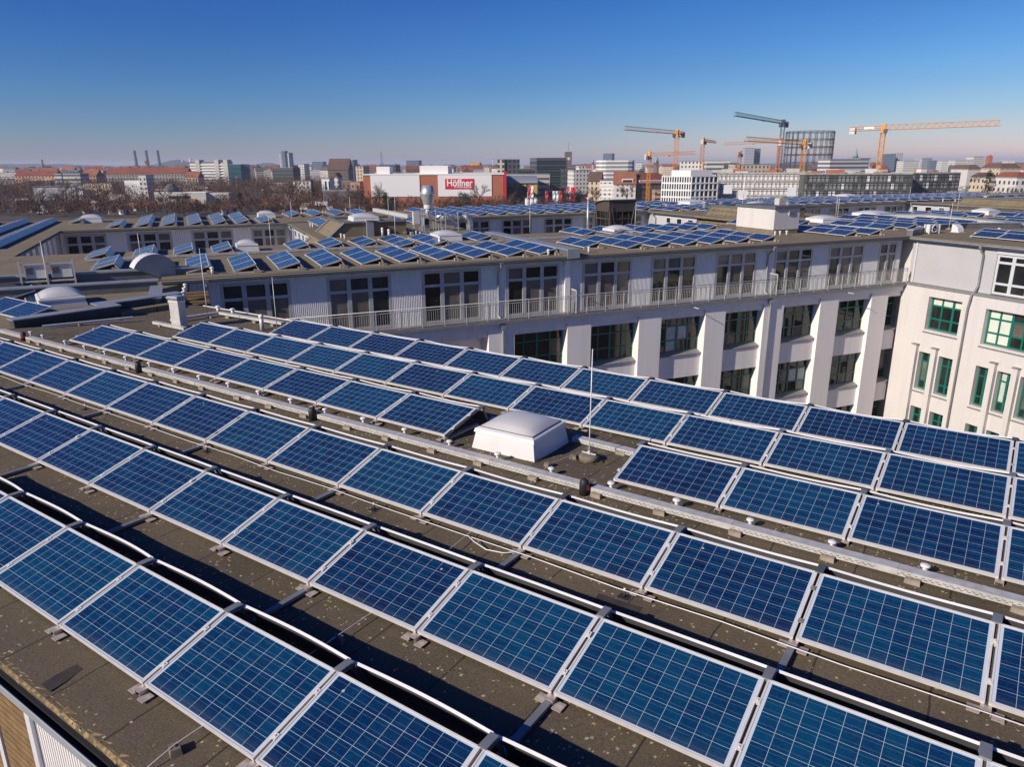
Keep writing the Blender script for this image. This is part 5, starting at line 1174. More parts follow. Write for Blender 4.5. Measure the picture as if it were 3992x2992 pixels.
# ------------------------------------------------------------------ furniture store
d = 430; x0, x1 = 1416, 1966; w = (x1 - x0) * wpx(d); H = top_z(1690, 682, d) - GZ; k = w / (x1 - x0)
t = thing('furniture_store', 'large terracotta and white furniture store with a red sign', 'store', tuple(at((x0 + x1) / 2, d)), FACE)
X = lambda px: (px - (x0 + x1) / 2) * k
MB().box(-w / 2, w / 2, 0, 60, 0, H).build('wall', 'terracotta', t)
zb = H - (764 - 682) * wpx(d)
for a, b in ((1445, 1637), (1709, 1920)): MB().box(X(a), X(b), -.35, -.003, zb, H - .1).build('white_panel', 'white_panel', t)
MB().box(-w / 2 - .3, w / 2 + .3, -.5, 60.3, H, H + .6).build('roof', 'white_panel', t)
MB().box(X(1463), X(1515), 6, 18, H + .6, H + 4.6).build('roof_box', 'white_panel', t); MB().box(X(1635), X(1747), 5, 22, H + .6, H + 5.0).box(X(1747), X(1753), 8, 22, H + .6, H + 5.0).build('roof_box', 'white_panel', t)
for i in range(14): MB().box(X(1545 + i * 5.2), X(1547.5 + i * 5.2), 4, 4.5, H + .6, H + 1.1).build('roof_unit', 'roof_grey', t)
MB().box(w / 2 + .31, w / 2 + 1.6, -.6, 8, 4, H + 1.8).build('red_edge', 'sign_red', t)
MB().box(X(1737), X(1851), -.55, -.351, H - (736 - 682) * k, H - (697 - 682) * k).build('sign_board', 'sign_red', t)
def letters(txt, size, px, pz, y, mat, par, bold=0.0, shear=0.0):
    c = bpy.data.curves.new('sign_letters', 'FONT'); c.body = txt; c.size = size; c.extrude = .05; c.offset = bold; c.shear = shear; c.align_x = 'CENTER'; c.align_y = 'CENTER'
    tmp = bpy.data.objects.new('tmp_text', c); COL.objects.link(tmp); bpy.context.view_layer.update()
    me = bpy.data.meshes.new_from_object(tmp.evaluated_get(bpy.context.evaluated_depsgraph_get())); bpy.data.objects.remove(tmp)
    me.materials.clear(); me.materials.append(M[mat]); o = put('sign_letters', me, par, (px, y, pz), (PI / 2, 0, 0)); return o
sl_ = letters('H\u00f6ffner', 5.2, X(1794), H - (713.5 - 682) * k, -.60, 'sign_white', t, .11); 
wt = max(v.co.x for v in sl_.data.vertices) - min(v.co.x for v in sl_.data.vertices); sl_.scale = (101 * k / wt, 1.0, 1)
s2 = letters('Wo Wohnen wenig kostet!', 1.5, X(1807), H - (728.5 - 682) * k, -.60, 'sign_white', t, .02, .2)
wt = max(v.co.x for v in s2.data.vertices) - min(v.co.x for v in s2.data.vertices); s2.scale = (70 * k / wt, 1, 1)
for a in (1896, 1910): MB().box(X(a), X(a + 5), -.42, -.351, H - (744 - 682) * k, H - (742 - 682) * k).build('wall_vent', 'roof_grey', t)

# ------------------------------------------------------------------ office blocks and landmarks
def strips(t, w, H, n, z0, z1, mat, name, y=-.12, x0=None, x1=None, frac=.5):
    x0 = -w / 2 + .4 if x0 is None else x0; x1 = w / 2 - .4 if x1 is None else x1
    for i in range(n): z = z0 + (z1 - z0) * i / n; MB().box(x0, x1, y, -.003, z, z + (z1 - z0) / n * frac).build(name, mat, t)
# white gridded office with two faces
d = 350; xc, xl, xr = 2705, 2608, 2815; zt = top_z(xc, 687, d); H = zt - GZ
t = thing('grid_office', 'new white office with square dark window grid beside the scaffolded block', 'office', tuple(at(xc, d)), FACE)
aL, aR = rad(148), rad(20)
LL, LR = 14.2, 14.2
def face_grid(ang, L, cols, floors, fl):
    u = Vector((math.cos(ang), math.sin(ang), 0)); nrm = Vector((u.y, -u.x, 0))
    if nrm.y > 0: nrm = -nrm
    T = Matrix(((u.x, -nrm.x, 0, 0), (u.y, -nrm.y, 0, 0), (0, 0, 1, 0), (0, 0, 0, 1)))
    m = MB(); z = 0
    fhh = H / floors
    for i in range(floors + 1): m.box(0, L, -.25, .25, i * fhh - .35 if i else 0, i * fhh + .35 if i < floors else H, 0, T)
    for c in range(cols + 1): x = L * c / cols; hw = .3 if fl else .22; m.box(x - hw, x + hw, -.22, .25, 0, H, 0, T)
    m.build('grid', 'white_panel', t)
    for i in range(floors):
        for c in range(cols):
            if i < 2: continue
            g_ = MB(); g_.box(L * c / cols + .3, L * (c + 1) / cols - .3, .1, .16, i * fhh + .35, (i + 1) * fhh - .35, 0, T); g_.build('window', 'glass_teal' if (c < 2 and fl) else 'glass_far', t)
face_grid(aL, LL, 12, 6, False); face_grid(aR, LR, 6, 6, True)
uL = Vector((math.cos(aL), math.sin(aL), 0)); uR = Vector((math.cos(aR), math.sin(aR), 0))
MB().prism([(0.2, .5), tuple((uR * LR + Vector((.0, .3, 0)))[:2]), tuple((uR * LR + uL * LL)[:2]), tuple((uL * LL + Vector((0, .3, 0)))[:2])], 0, H).build('core', 'concrete_dark', t)
pp = [(uR * 1.5 + uL * 2)[:2], (uR * (LR - 1) + uL * 2)[:2], (uR * (LR - 1) + uL * (LL - 3))[:2], (uR * 1.5 + uL * (LL - 3))[:2]]
MB().prism([tuple(p) for p in pp], H, H + 2.6).build('roof_storey', 'white_panel', t)

# long scaffolded block: one lit face, two shaded, light put into their colours
def scaffold_block(label, x0, x1, yl, d, floors, cols, mat, rot, lit):
    zt = top_z((x0 + x1) / 2, yl, d); w = (x1 - x0) * wpx(d); H = zt - GZ
    t = thing('construction_block', label, 'building site', tuple(at((x0 + x1) / 2, d)), FACE + rot, None)
    MB().box(-w / 2, w / 2, .8, 16, 0, H - .4).build('core', 'concrete_dark', t)
    fhh = 3.35; fl = int(H / fhh); m = MB()
    for i in range(fl + 1): m.box(-w / 2, w / 2, -.1, .8, H - .4 - i * fhh - .5, H - .4 - i * fhh)
    for c in range(cols + 1): x = -w / 2 + w * c / cols; m.box(x - .25, x + .25, .05, .8, 0, H - .4)
    m.build('concrete_frame', mat, t)
    rr = random.Random(int(x0)); cnt = 0
    for i in range(min(fl, 5)):
        for c in range(cols):
            if cnt >= 98: break
            cnt += 1
            x = -w / 2 + w * (c + .5) / cols; ww = w / cols * .60
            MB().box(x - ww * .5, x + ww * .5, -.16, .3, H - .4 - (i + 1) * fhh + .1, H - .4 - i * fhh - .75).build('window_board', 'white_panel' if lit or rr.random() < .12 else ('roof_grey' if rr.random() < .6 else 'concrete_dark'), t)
    m = MB()
    for i in range(fl): z = H - i * fhh - .1; m.box(-w / 2, w / 2, -1.2, -1.14, z - .03, z + .03)
    for i in range(fl): z = H - i * fhh - 1.2; m.box(-w / 2, w / 2, -1.2, -.8, z - .04, z)
    for c in range(int(w / 3.4)): x = -w / 2 + c * 3.4; m.box(x - .035, x + .035, -1.25, -1.18, 0, H + 1)
    m.build('scaffold', 'scaffold_green', t)
    m = MB().box(-w / 2, w / 2, -.2, 16, H - .4, H); m.build('roof', 'concrete_pale', t)
    for i in range(int(w / 5)):
        x = rr.uniform(-w / 2 + 2, w / 2 - 2); s = rr.uniform(1, 3); MB().box(x - s, x + s, rr.uniform(2, 6), rr.uniform(7, 12), H, H + rr.uniform(.4, 2.0)).build('roof_unit', rr.choice(['ballast', 'roof_grey', 'concrete_pale', 'terracotta', 'ballast']), t)
    return t, w, H
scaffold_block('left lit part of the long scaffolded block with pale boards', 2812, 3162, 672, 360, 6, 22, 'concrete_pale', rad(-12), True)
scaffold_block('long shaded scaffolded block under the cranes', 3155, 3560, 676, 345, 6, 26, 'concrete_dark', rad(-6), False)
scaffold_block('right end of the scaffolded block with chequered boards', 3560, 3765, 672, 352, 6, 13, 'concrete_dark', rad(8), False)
# white banner sheets on the scaffold
for x, y, l in ((2850, 738, 'square white banner on the lit scaffold'), (2908, 760, 'tall white banner on the lit scaffold'), (3102, 748, 'white banner at the corner of the scaffold')):
    p = at(x, 349, top_z(x, y, 349)); o = MB().box(-2, 2, -.05, .05, -2.0, 2.0).build('scaffold_banner', 'sign_white', None, p); o.rotation_euler = (0, 0, FACE); tag(o, l, 'banner', 'banners on the scaffold')

t, w, H = bld('glass_office', 'dark curved glass office tower left of the clock tower', 2095, 2212, 615, 560, 30, 'facade_dark', 'concrete_dark', rad(8), 'office'); strips(t, w, H, 10, H * .3, H - 1, 'glass_far', 'window_band', -.15)
for i in range(5): MB().box(w / 2 + .01, w / 2 + 1.2, i * 6, i * 6 + 1.0, 0, H - 1).build('fin', 'concrete_dark', t)
t, w, H = bld('glass_office', 'lower dark office attached to the curved glass tower', 2020, 2098, 657, 565, 22, 'facade_dark', 'roof_grey', rad(8), 'office'); strips(t, w, H, 6, 2, H - 1, 'glass_far', 'window_band')
t, w, H = bld('glass_office', 'narrow dark stepped block right of the curved glass tower', 2196, 2215, 660, 545, 20, 'facade_dark', 'concrete_dark', 0, 'office')
t, w, H = bld('clock_tower', 'brown stone clock tower with flat top on the skyline', 2207, 2233, 592, 1050, 12, 'facade_brown', 'roof_brown', 0, 'tower')
m = MB(); 
T = Matrix.Translation((0, -.25, H - 9)) @ Matrix.Rotation(rad(90), 4, 'X'); b_ = len(m.v); m.v += [tuple(T @ Vector((2 * math.cos(2 * PI * q / 16), 2 * math.sin(2 * PI * q / 16), 0))) for q in range(16)]; m.f.append(tuple(range(b_, b_ + 16))); m.mi.append(0); m.sm.append(False); m.build('clock_face', 'ballast', t)
MB().tube([(0, 6, H), (0, 6, H + 14)], .25, 4).build('flagpole', 'roof_grey', t)
t, w, H = bld('grid_office', 'cream office with square windows, left pale half', 1943, 1970, 620, 520, 20, 'facade_grid_cream', 'roof_grey', 0, 'office'); 
t, w, H = bld('grid_office', 'dark gridded half of the cream office', 1970, 2030, 620, 522, 22, 'facade_grid_dark', 'roof_grey', rad(10), 'office')
t, w, H = bld('striped_garage', 'grey parking block with long horizontal bands', 1965, 2148, 678, 500, 22, 'concrete_pale', 'roof_grey', 0, 'parking garage'); strips(t, w, H, 5, 1, H - .5, 'concrete_dark', 'dark_band', -.1, frac=.42)
t, w, H = bld('market_hall', 'low yellow hall with grey vaulted roof and dark posts', 1968, 2100, 714, 470, 30, 'yellow', 'roof_grey', 0, 'hall')
m = MB(); n = 8
for i in range(n):
    a0, a1 = PI * i / n, PI * (i + 1) / n; m.face([(-w / 2, 15 - 16 * math.cos(a0), H + 4.2 * math.sin(a0)), (w / 2, 15 - 16 * math.cos(a0), H + 4.2 * math.sin(a0)), (w / 2, 15 - 16 * math.cos(a1), H + 4.2 * math.sin(a1)), (-w / 2, 15 - 16 * math.cos(a1), H + 4.2 * math.sin(a1))][::-1])
m.build('vault', 'zinc', t)
for i in range(7): x = -w / 2 + w * i / 6; MB().box(x - .4, x + .4, -.5, -.003, 0, H - .6).build('post', 'concrete_dark', t)
MB().box(-w / 2 + 1, w / 2 - 4, -.1, -.003, 5.2, H - 2).build('glazing', 'glass_far', t)
# round banded office
d = 700; x0, x1 = 2338, 2484; w = (x1 - x0) * wpx(d); H = top_z(2410, 625, d) - GZ
t = thing('banded_office', 'rounded white office with stacked horizontal bands on the skyline', 'office', tuple(at(2410, d)), FACE)
rp = [(-w / 2, 10), (-w / 2 + .6, 5), (-w / 2 + 3, 1.5), (-w / 2 + 7, 0), (w / 2 - 7, 0), (w / 2 - 3, 1.5), (w / 2 - .6, 5), (w / 2, 10), (w / 2, 22), (-w / 2, 22)]
MB().prism([(x * .985, y + .3) for x, y in rp], 0, H - .5).build('glazing', 'roof_grey', t)
for i in range(9): MB().prism(rp, H - 1.6 - i * 3.5, H - i * 3.5).build('band', 'white_panel', t)
t, w, H = bld('tower_block', 'blue-grey tower rising behind the banded office', 2354, 2390, 598, 1500, 20, 'facade_blue', 'roof_grey', rad(-20), 'tower')
# apartment houses at the corner
t, w, H = bld('apartment_house', 'ochre apartment house with brown roof at the junction', 2298, 2348, 706, 520, 14, 'facade_cream', 'roof_brown', rad(-14)); gable(t, w, 14, H, 'roof_brown', 6)
t, w, H = bld('apartment_house', 'white sheeted apartment house beside the ochre one', 2345, 2405, 702, 500, 14, 'white_panel', 'roof_grey', rad(-10)); strips(t, w, H, 5, 2, H, 'facade_white', 'window_band', -.05)
t, w, H = bld('apartment_house', 'pinkish white corner house with steep orange roof and white dormer', 2402, 2486, 718, 480, 16, 'facade_white', 'roof_orange', rad(-6)); gable(t, w, 16, H, 'roof_orange', 7.5)
MB().box(-2, 5, 1.0, 5, H + .3, H + 3.2).build('dormer', 'white_panel', t); MB().box(-1.5, 4.5, .9, .99, H + 1.2, H + 2.6).build('dormer_window', 'glass_far', t)
t, w, H = bld('apartment_house', 'shaded brown house with red roof right of the corner house', 2484, 2608, 716, 485, 16, 'facade_brown', 'roof_red', rad(22)); gable(t, w, 16, H, 'roof_red', 6.5)
for i in range(9): MB().box(-w / 2 + 2 + i * w / 10, -w / 2 + 3.4 + i * w / 10, .6, 3, H + .2, H + 2.2).build('dormer', 'ballast', t)
t, w, H = bld('apartment_house', 'small pinkish house wrapped in scaffold before the shaded brown house', 2562, 2596, 740, 420, 8, 'facade_orange', 'roof_grey', 0); strips(t, w, H, 4, 1, H, 'scaffold_green', 'scaffold_deck', -.8, frac=.1)
t, w, H = bld('white_block', 'stepped white apartment block left of the banded office', 2240, 2312, 662, 640, 18, 'facade_white', 'roof_grey', rad(14)); MB().box(-2, w / 2 - 4, 3, 12, H, H + 3).build('roof_storey', 'facade_white', t)
t, w, H = bld('white_block', 'low pale block with blue window bands before the clock tower', 2215, 2262, 652, 700, 16, 'facade_bands', 'roof_grey', 0)
for i, (x0, x1, y, dd, mt, l) in enumerate([(2655, 2745, 628, 640, 'facade_white', 'pale office block behind the largest crane mast'), (2760, 2850, 625, 620, 'facade_bands', 'white banded office behind the gridded office'), (2850, 2885, 634, 600, 'facade_dark', 'dark low office beside the white banded office'), (2880, 3010, 640, 560, 'facade_cream', 'low cream block behind the building site'),
      (3230, 3402, 620, 700, 'facade_bands', 'long white office with window bands right of the gasometer'), (3455, 3492, 600, 1300, 'facade_blue', 'left of the twin dark glass towers'), (3490, 3520, 598, 1320, 'facade_tower', 'paler one of the twin glass towers'),
      (3525, 3590, 626, 1200, 'facade_white', 'white flat block right of the twin glass towers'), (3595, 3640, 616, 1250, 'facade_tower', 'pale block with a taller middle near the right'), (3640, 3656, 625, 1230, 'facade_blue', 'narrow blue block near the right'), (3675, 3702, 626, 1500, 'facade_white', 'small pale slab near the right'),
      (3726, 3800, 624, 1300, 'facade_white', 'white terraced block at the right, lower half'), (3795, 3842, 610, 1320, 'facade_white', 'white terraced block at the right, taller half'), (3845, 3870, 625, 1400, 'facade_cream', 'cream slab next to the red tower'), (3930, 3960, 624, 1500, 'facade_white', 'pale slab farthest right on the skyline'),
      (2905, 2942, 576, 1700, 'facade_tower', 'tall pale tower, left of the skyline pair behind the cranes'), (2940, 2966, 579, 1720, 'facade_blue', 'tall blue tower, right of the skyline pair behind the cranes'),
      (3350, 3400, 616, 760, 'facade_white', 'white glass pavilion with rounded roof below the green spire'), (2482, 2508, 632, 1200, 'facade_white', 'small white slab right of the banded office')]):
    bld('skyline_block', l, x0, x1, y, dd, 18, mt, 'roof_grey', rad((i * 37) % 30 - 15))
t, w, H = bld('red_tower', 'rounded red brick tower at the far right of the skyline', 3857, 3872, 611, 1350, 9, 'terracotta', 'roof_red', 0, 'tower'); gable(t, w, 9, H, 'terracotta', 3, False, 0)
t, w, H = bld('skyline_spire', 'church with slender green copper spire on the right skyline', 3334, 3350, 612, 1000, 7, 'facade_brown', 'roof_slate', 0, 'church'); zt = top_z(3346, 572, 1000) - GZ
MB().lathe([(3.2, H), (2.2, H + 3), (1.4, H + (zt - H) * .5), (.05, zt)], 8, 0, (0, 3.5, 0)).build('spire', 'copper_green', t)
t, w, H = bld('skyline_spire', 'dark church tower with pointed roof right of the yellow crane', 2556, 2574, 633, 1300, 8, 'facade_brown', 'roof_brown', 0, 'church'); MB().lathe([(3.6, H), (2.4, H + 5), (.05, top_z(2567, 607, 1300) - GZ)], 8, 0, (0, 4, 0)).build('spire', 'copper_green', t)
t, w, H = bld('skyline_spire', 'thin white church spire left of the banded office', 2312, 2318, 640, 900, 4, 'facade_tower', 'roof_slate', 0, 'church'); MB().lathe([(1.6, H), (1.2, H + 4), (.05, top_z(2316, 623, 900) - GZ)], 8, 0, (0, 2, 0)).build('spire', 'zinc', t)
for x0, x1, y, dd, mt, l, gr in ((3782, 3838, 658, 420, 'plaster_warm', 'white windowless house end at the right', 'roof_brown'), (3905, 3992, 654, 400, 'facade_cream', 'large cream house end at the far right', 'roof_brown'), (3872, 3905, 690, 395, 'facade_cream', 'low cream annex between the two house ends', 'roof_brown'), (3978, 4060, 690, 360, 'facade_white', 'white house at the right picture edge', 'roof_red'), (3800, 3870, 750, 330, 'ballast', 'low white shed at the right behind the roofs', 'roof_grey')):
    t, w, H = bld('house', l, x0, x1, y, dd, 14, mt, 'roof_grey', rad(6), 'house')
    if gr != 'roof_grey': 
        m = MB(); m.frustum(0, 7, H, H + 2.2, w / 2 + .2, 7.2, w / 2 - 2.2, 5); m.build('mansard', gr, t)

# ------------------------------------------------------------------ left side of the city
t, w, H = bld('slab_block', 'long white slab block with three grey stair towers', 740, 890, 631, 900, 16, 'facade_slab', 'roof_grey', rad(-6), 'apartment block')
for px in (774, 852, 888): x = (px - 815) * wpx(900); MB().box(x - 2.6, x + 2.6, -1.5, 10, 0, H + 2.2).build('stair_tower', 'concrete_pale', t)
strips(t, w, H, 6, H * .3, H - .8, 'white_panel', 'balcony_band', -1.1, frac=.4)
t, w, H = bld('teal_office', 'teal glass office right of the white slab block', 893, 942, 640, 880, 20, 'glass_teal', 'roof_grey', 0, 'office'); strips(t, w, H, 4, 4, H, 'glass_far', 'window_band', -.1, frac=.12)
t, w, H = bld('teal_office', 'darker blue half of the teal glass office', 944, 976, 640, 885, 20, 'facade_blue', 'roof_grey', rad(25), 'office')
for i, x in enumerate((536, 581, 626)):
    zt = top_z(x, 586, 2600) - GZ; t = thing('power_station_chimney', 'tall thin power station chimney, %s of the three' % ('leftmost', 'middle', 'rightmost')[i], 'chimney', tuple(at(x, 2600)), 0, 'power station chimneys')
    MB().lathe([(6.5, 0), (5.0, zt * .5), (3.6, zt - 2), (3.9, zt - 2), (3.9, zt)], 12).build('shaft', 'facade_blue', t); MB().box(-9, 9, -9, 9, 0, 24).build('boiler_house', 'facade_blue', t)
t = thing('industrial_chimney', 'slim brick chimney alone at the far left', 'chimney', tuple(at(171, 1800)), 0); zt = top_z(171, 622, 1800) - GZ; MB().lathe([(2.6, 0), (1.7, zt)], 10).build('shaft', 'roof_brown', t); MB().lathe([(2.0, zt - 1), (2.0, zt)], 10).build('rim', 'roof_slate', t)
for x, l in ((748, 'white radar dome tower on the distant wooded hill'), (715, 'small white radar dome on the hill flank')):
    t = thing('radar_dome', l, 'radar station', tuple(at(x, 5900, top_z(x, 628 if x > 730 else 626, 5900) - 14)), 0, 'radar domes on the hill'); s = 1 if x > 730 else .6
    MB().lathe([(9 * s, 0), (8 * s, 22 * s)], 10).build('tower', 'white_panel', t); MB().lathe([(6 * s, 22 * s), (10 * s, 27 * s), (8 * s, 34 * s), (.1, 38 * s)], 10).build('dome', 'white_panel', t)
def row_house(label, x0, x1, y, d, mat, roof, dep=14, rhh=5, rot=0.0):
    t, w, H = bld('row_house', label, x0, x1, y, d, dep, mat, roof, rot, 'house'); gable(t, w, dep, H, roof, rhh); return t, w, H
row_house('long block with a bright red roof across the left skyline', 412, 728, 677, 760, 'facade_grey', 'roof_red', 14, 5.5)
row_house('orange apartment row with red roof at the far left', 50, 212, 684, 700, 'facade_orange', 'roof_red', 14, 4, rad(-4))
t, w, H = bld('white_flats', 'white flats with stacked balconies beside the orange row', 208, 236, 676, 690, 14, 'facade_bands', 'roof_grey', 0, 'apartment block')
t, w, H = bld('white_flats', 'wider white flats with stacked balconies and blue roof sign', 242, 310, 676, 680, 14, 'facade_bands', 'roof_grey', 0, 'apartment block'); MB().box(-5, 6, 2, 2.4, H, H + 3).build('roof_fin', 'facade_blue', t)
row_house('short orange house right of the white flats', 316, 372, 684, 720, 'facade_orange', 'roof_orange')
row_house('short orange house at the right end of the long red roof', 720, 770, 690, 740, 'facade_cream', 'roof_orange')
t, w, H = bld('white_house', 'white cube house with small windows in front of the long red roof', 537, 566, 682, 560, 12, 'facade_white', 'roof_grey', 0, 'house'); MB().box(-w / 2 - 12, -w / 2, 2, 10, 0, H - 4).build('annex', 'white_panel', t)
MB().box(-w / 2 - 30, -w / 2 - 12, 0, 10, 0, 4).build('low_wing', 'concrete_pale', t)
t, w, H = bld('turret_building', 'long pale low building with dark octagonal turret roof', 592, 790, 750, 500, 14, 'concrete_pale', 'white_panel', rad(3))
strips(t, w, H, 1, H - 4.4, H - .9, 'glass_far', 'window_band', -.06, -w / 2 + 9, w / 2 - 10, .6)
MB().lathe([(5.2, H), (5.2, H + 1.6), (4.6, H + 2.2), (2.2, H + 5.0), (1.8, H + 5.2), (.2, H + 5.6)], 8, 0, (-w / 2 + 9, 6, 0)).build('turret', 'roof_slate', t)
MB().box(w / 2, w / 2 + 14, 3, 13, 0, H - .6).build('annex', 'concrete_pale', t)
for x0, x1, y, dd, mt, l in ((1094, 1134, 595, 1400, 'facade_tower', 'pale twin-shafted residential tower on the left skyline'), (1220, 1265, 630, 1600, 'facade_blue', 'faint blue slab left of the thin spire'), (1352, 1383, 623, 1150, 'facade_blue', 'dark blue tower with flat roof near the radio mast'), (1480, 1547, 641, 900, 'facade_dark', 'low dark glass block below the radio mast'),
      (1587, 1638, 625, 1300, 'facade_blue', 'grey-blue slab above the store roof'), (1834, 1874, 634, 1200, 'yellow', 'yellow block with dark side above the store'), (1165, 1190, 639, 1100, 'facade_white', 'small white block right of the twin tower'), (1388, 1420, 648, 760, 'facade_cream', 'cream house below the dark blue tower'), (1060, 1146, 653, 800, 'facade_dark', 'low dark roofed hall under the twin tower')):
    t, w, H = bld('skyline_block', l, x0, x1, y, dd, 18, mt, 'roof_grey', rad(-8))
    if 'twin' in l and 'shafted' in l: MB().box(-w * .18, w * .18, -2.5, 10, 0, H + 3).build('middle_shaft', 'facade_blue', t)
t, w, H = row_house('large hall with steep dark red roof on the left skyline', 1280, 1360, 662, 850, 'facade_brown', 'roof_brown', 26, 12)
t, w, H = bld('skyline_spire', 'church with thin dark spire on the left skyline', 1296, 1306, 650, 1500, 6, 'facade_brown', 'roof_slate', 0, 'church'); MB().lathe([(3.2, H), (.1, top_z(1301, 618, 1500) - GZ)], 8, 0, (0, 3, 0)).build('spire', 'roof_slate', t)
t = thing('radio_mast', 'thin lattice radio mast on the skyline', 'mast', tuple(at(1492, 3200)), 0); zt = top_z(1492, 592, 3200) - GZ
m = MB()
for s in ((1, 1), (1, -1), (-1, 1), (-1, -1)): m.tube([(s[0] * 9, s[1] * 9, 0), (s[0] * 3, s[1] * 3, zt * .4), (s[0] * 1, s[1] * 1, zt)], .7, 4)
for i in range(10): z = zt * i / 10; r_ = 9 * (1 - z / zt) ** 1.6 + 1; m.box(-r_, r_, -r_, r_, z - .4, z + .4)
m.build('lattice', 'gasometer_iron', t); MB().box(-6, 6, -6, 6, zt * .35, zt * .38).build('platform', 'gasometer_iron', t)
for x0, x1, y, dd, mt, l in ((1252, 1284, 695, 520, 'white_panel', 'white cube house with narrow windows left of the store'), (1300, 1318, 690, 580, 'facade_white', 'small white gabled house left of the store'), (1140, 1210, 706, 560, 'facade_white', 'white low building half hidden by bare trees'), (1365, 1402, 708, 470, 'facade_orange', 'pinkish graffiti-covered house beside the store'), (1330, 1366, 705, 480, 'facade_brown', 'brown shed beside the pinkish house'), (1255, 1402, 742, 440, 'concrete_dark', 'long low dark shed in front of the pinkish house')):
    t, w, H = bld('house', l, x0, x1, y, dd, 10, mt, 'roof_grey', rad(-5), 'house')
    if 'gabled' in l: gable(t, w, 10, H, 'roof_brown', 3, False)
    if 'cube' in l: MB().box(-.6, .6, -.06, -.003, 4, H - 2).box(2, 3, -.06, -.003, 4, H - 2).build('window', 'glass_far', t)

# ------------------------------------------------------------------ ordinary town houses of the skyline
rr = random.Random(21)
hm = {}
for wi, wm in enumerate(('facade_white', 'facade_cream', 'facade_orange', 'facade_grey', 'facade_brown')):
    m = MB().box(-.5, .5, 0, .5, 0, 1.0); hm[wm] = m
hn = 0
WN = dict(facade_white='white', facade_cream='cream', facade_orange='orange', facade_grey='grey', facade_brown='brown'); RN = dict(roof_red='red', roof_orange='orange', roof_brown='brown', roof_slate='slate', flat='flat')
variants = []
for wm in WN:
    for rm in RN:
        for sz in ((16, 12, 15), (26, 13, 18), (40, 14, 17)):
            W_, D_, H_ = sz; a = MB().box(-W_ / 2, W_ / 2, 0, D_, 0, H_); b = MB()
            if rm == 'flat': b.box(-W_ / 2 - .2, W_ / 2 + .2, -.2, D_ + .2, H_, H_ + .6); b.box(-W_ / 4, 0, 3, 7, H_ + .6, H_ + 2.6)
            else:
                R5 = 5.0; P = [(-W_ / 2 - .4, -.4, H_), (W_ / 2 + .4, -.4, H_), (W_ / 2 + .4, D_ + .4, H_), (-W_ / 2 - .4, D_ + .4, H_), (-W_ / 2 - .4, D_ / 2, H_ + R5), (W_ / 2 + .4, D_ / 2, H_ + R5)]
                for q in ((0, 1, 5, 4), (2, 3, 4, 5), (1, 2, 5), (3, 0, 4), (3, 2, 1, 0)): b.face([P[i] for i in q])
                for cx_ in (-.3, .1, .32): b.box(cx_ * W_ - .5, cx_ * W_ + .5, D_ / 2 - .4, D_ / 2 + .4, H_ + 3.5, H_ + 6.6)
            variants.append((wm, rm, a.mesh('wall', wm), b.mesh('roof', 'roof_grey' if rm == 'flat' else rm)))
zones = [(-120, 1420, 1000, 3800, 175), (1400, 2450, 900, 3600, 70), (2480, 4150, 900, 3600, 75)]
for (xa, xb, da, db, cnt) in zones:
    for i in range(cnt):
        x = rr.uniform(xa, xb); dd = da * (db / da) ** (rr.random() ** 1.1)
        pick = rr.random(); wm = rr.choices(list(WN), (5, 3, 2, 2, 2))[0]; rm = rr.choices(list(RN), (4, 3, 4, 2, 2))[0]
        v = rr.choice([q for q in variants if q[0] == wm and q[1] == rm]); s = rr.uniform(.8, 1.15) * (.72 if x < 1400 else .9) * (1 + max(0, dd - 1500) / 5000)
        o = put('town_house', None, None, at(x, dd), (0, 0, FACE + rr.choice((0, 0, PI / 2)) + rr.uniform(-.5, .5))); o.scale = (s, s, rr.uniform(.86, 1.06))
        side = 'left' if x < 1330 else ('middle' if x < 2450 else 'right'); far = 'far' if dd > 1800 else 'nearer'
        tag(o, '%s town house with %s roof in the %s %s skyline' % (WN[wm], RN[rm], far, side), 'house', 'town houses of the %s skyline' % side)
        put('wall', v[2], o); put('roof', v[3], o); hn += 1
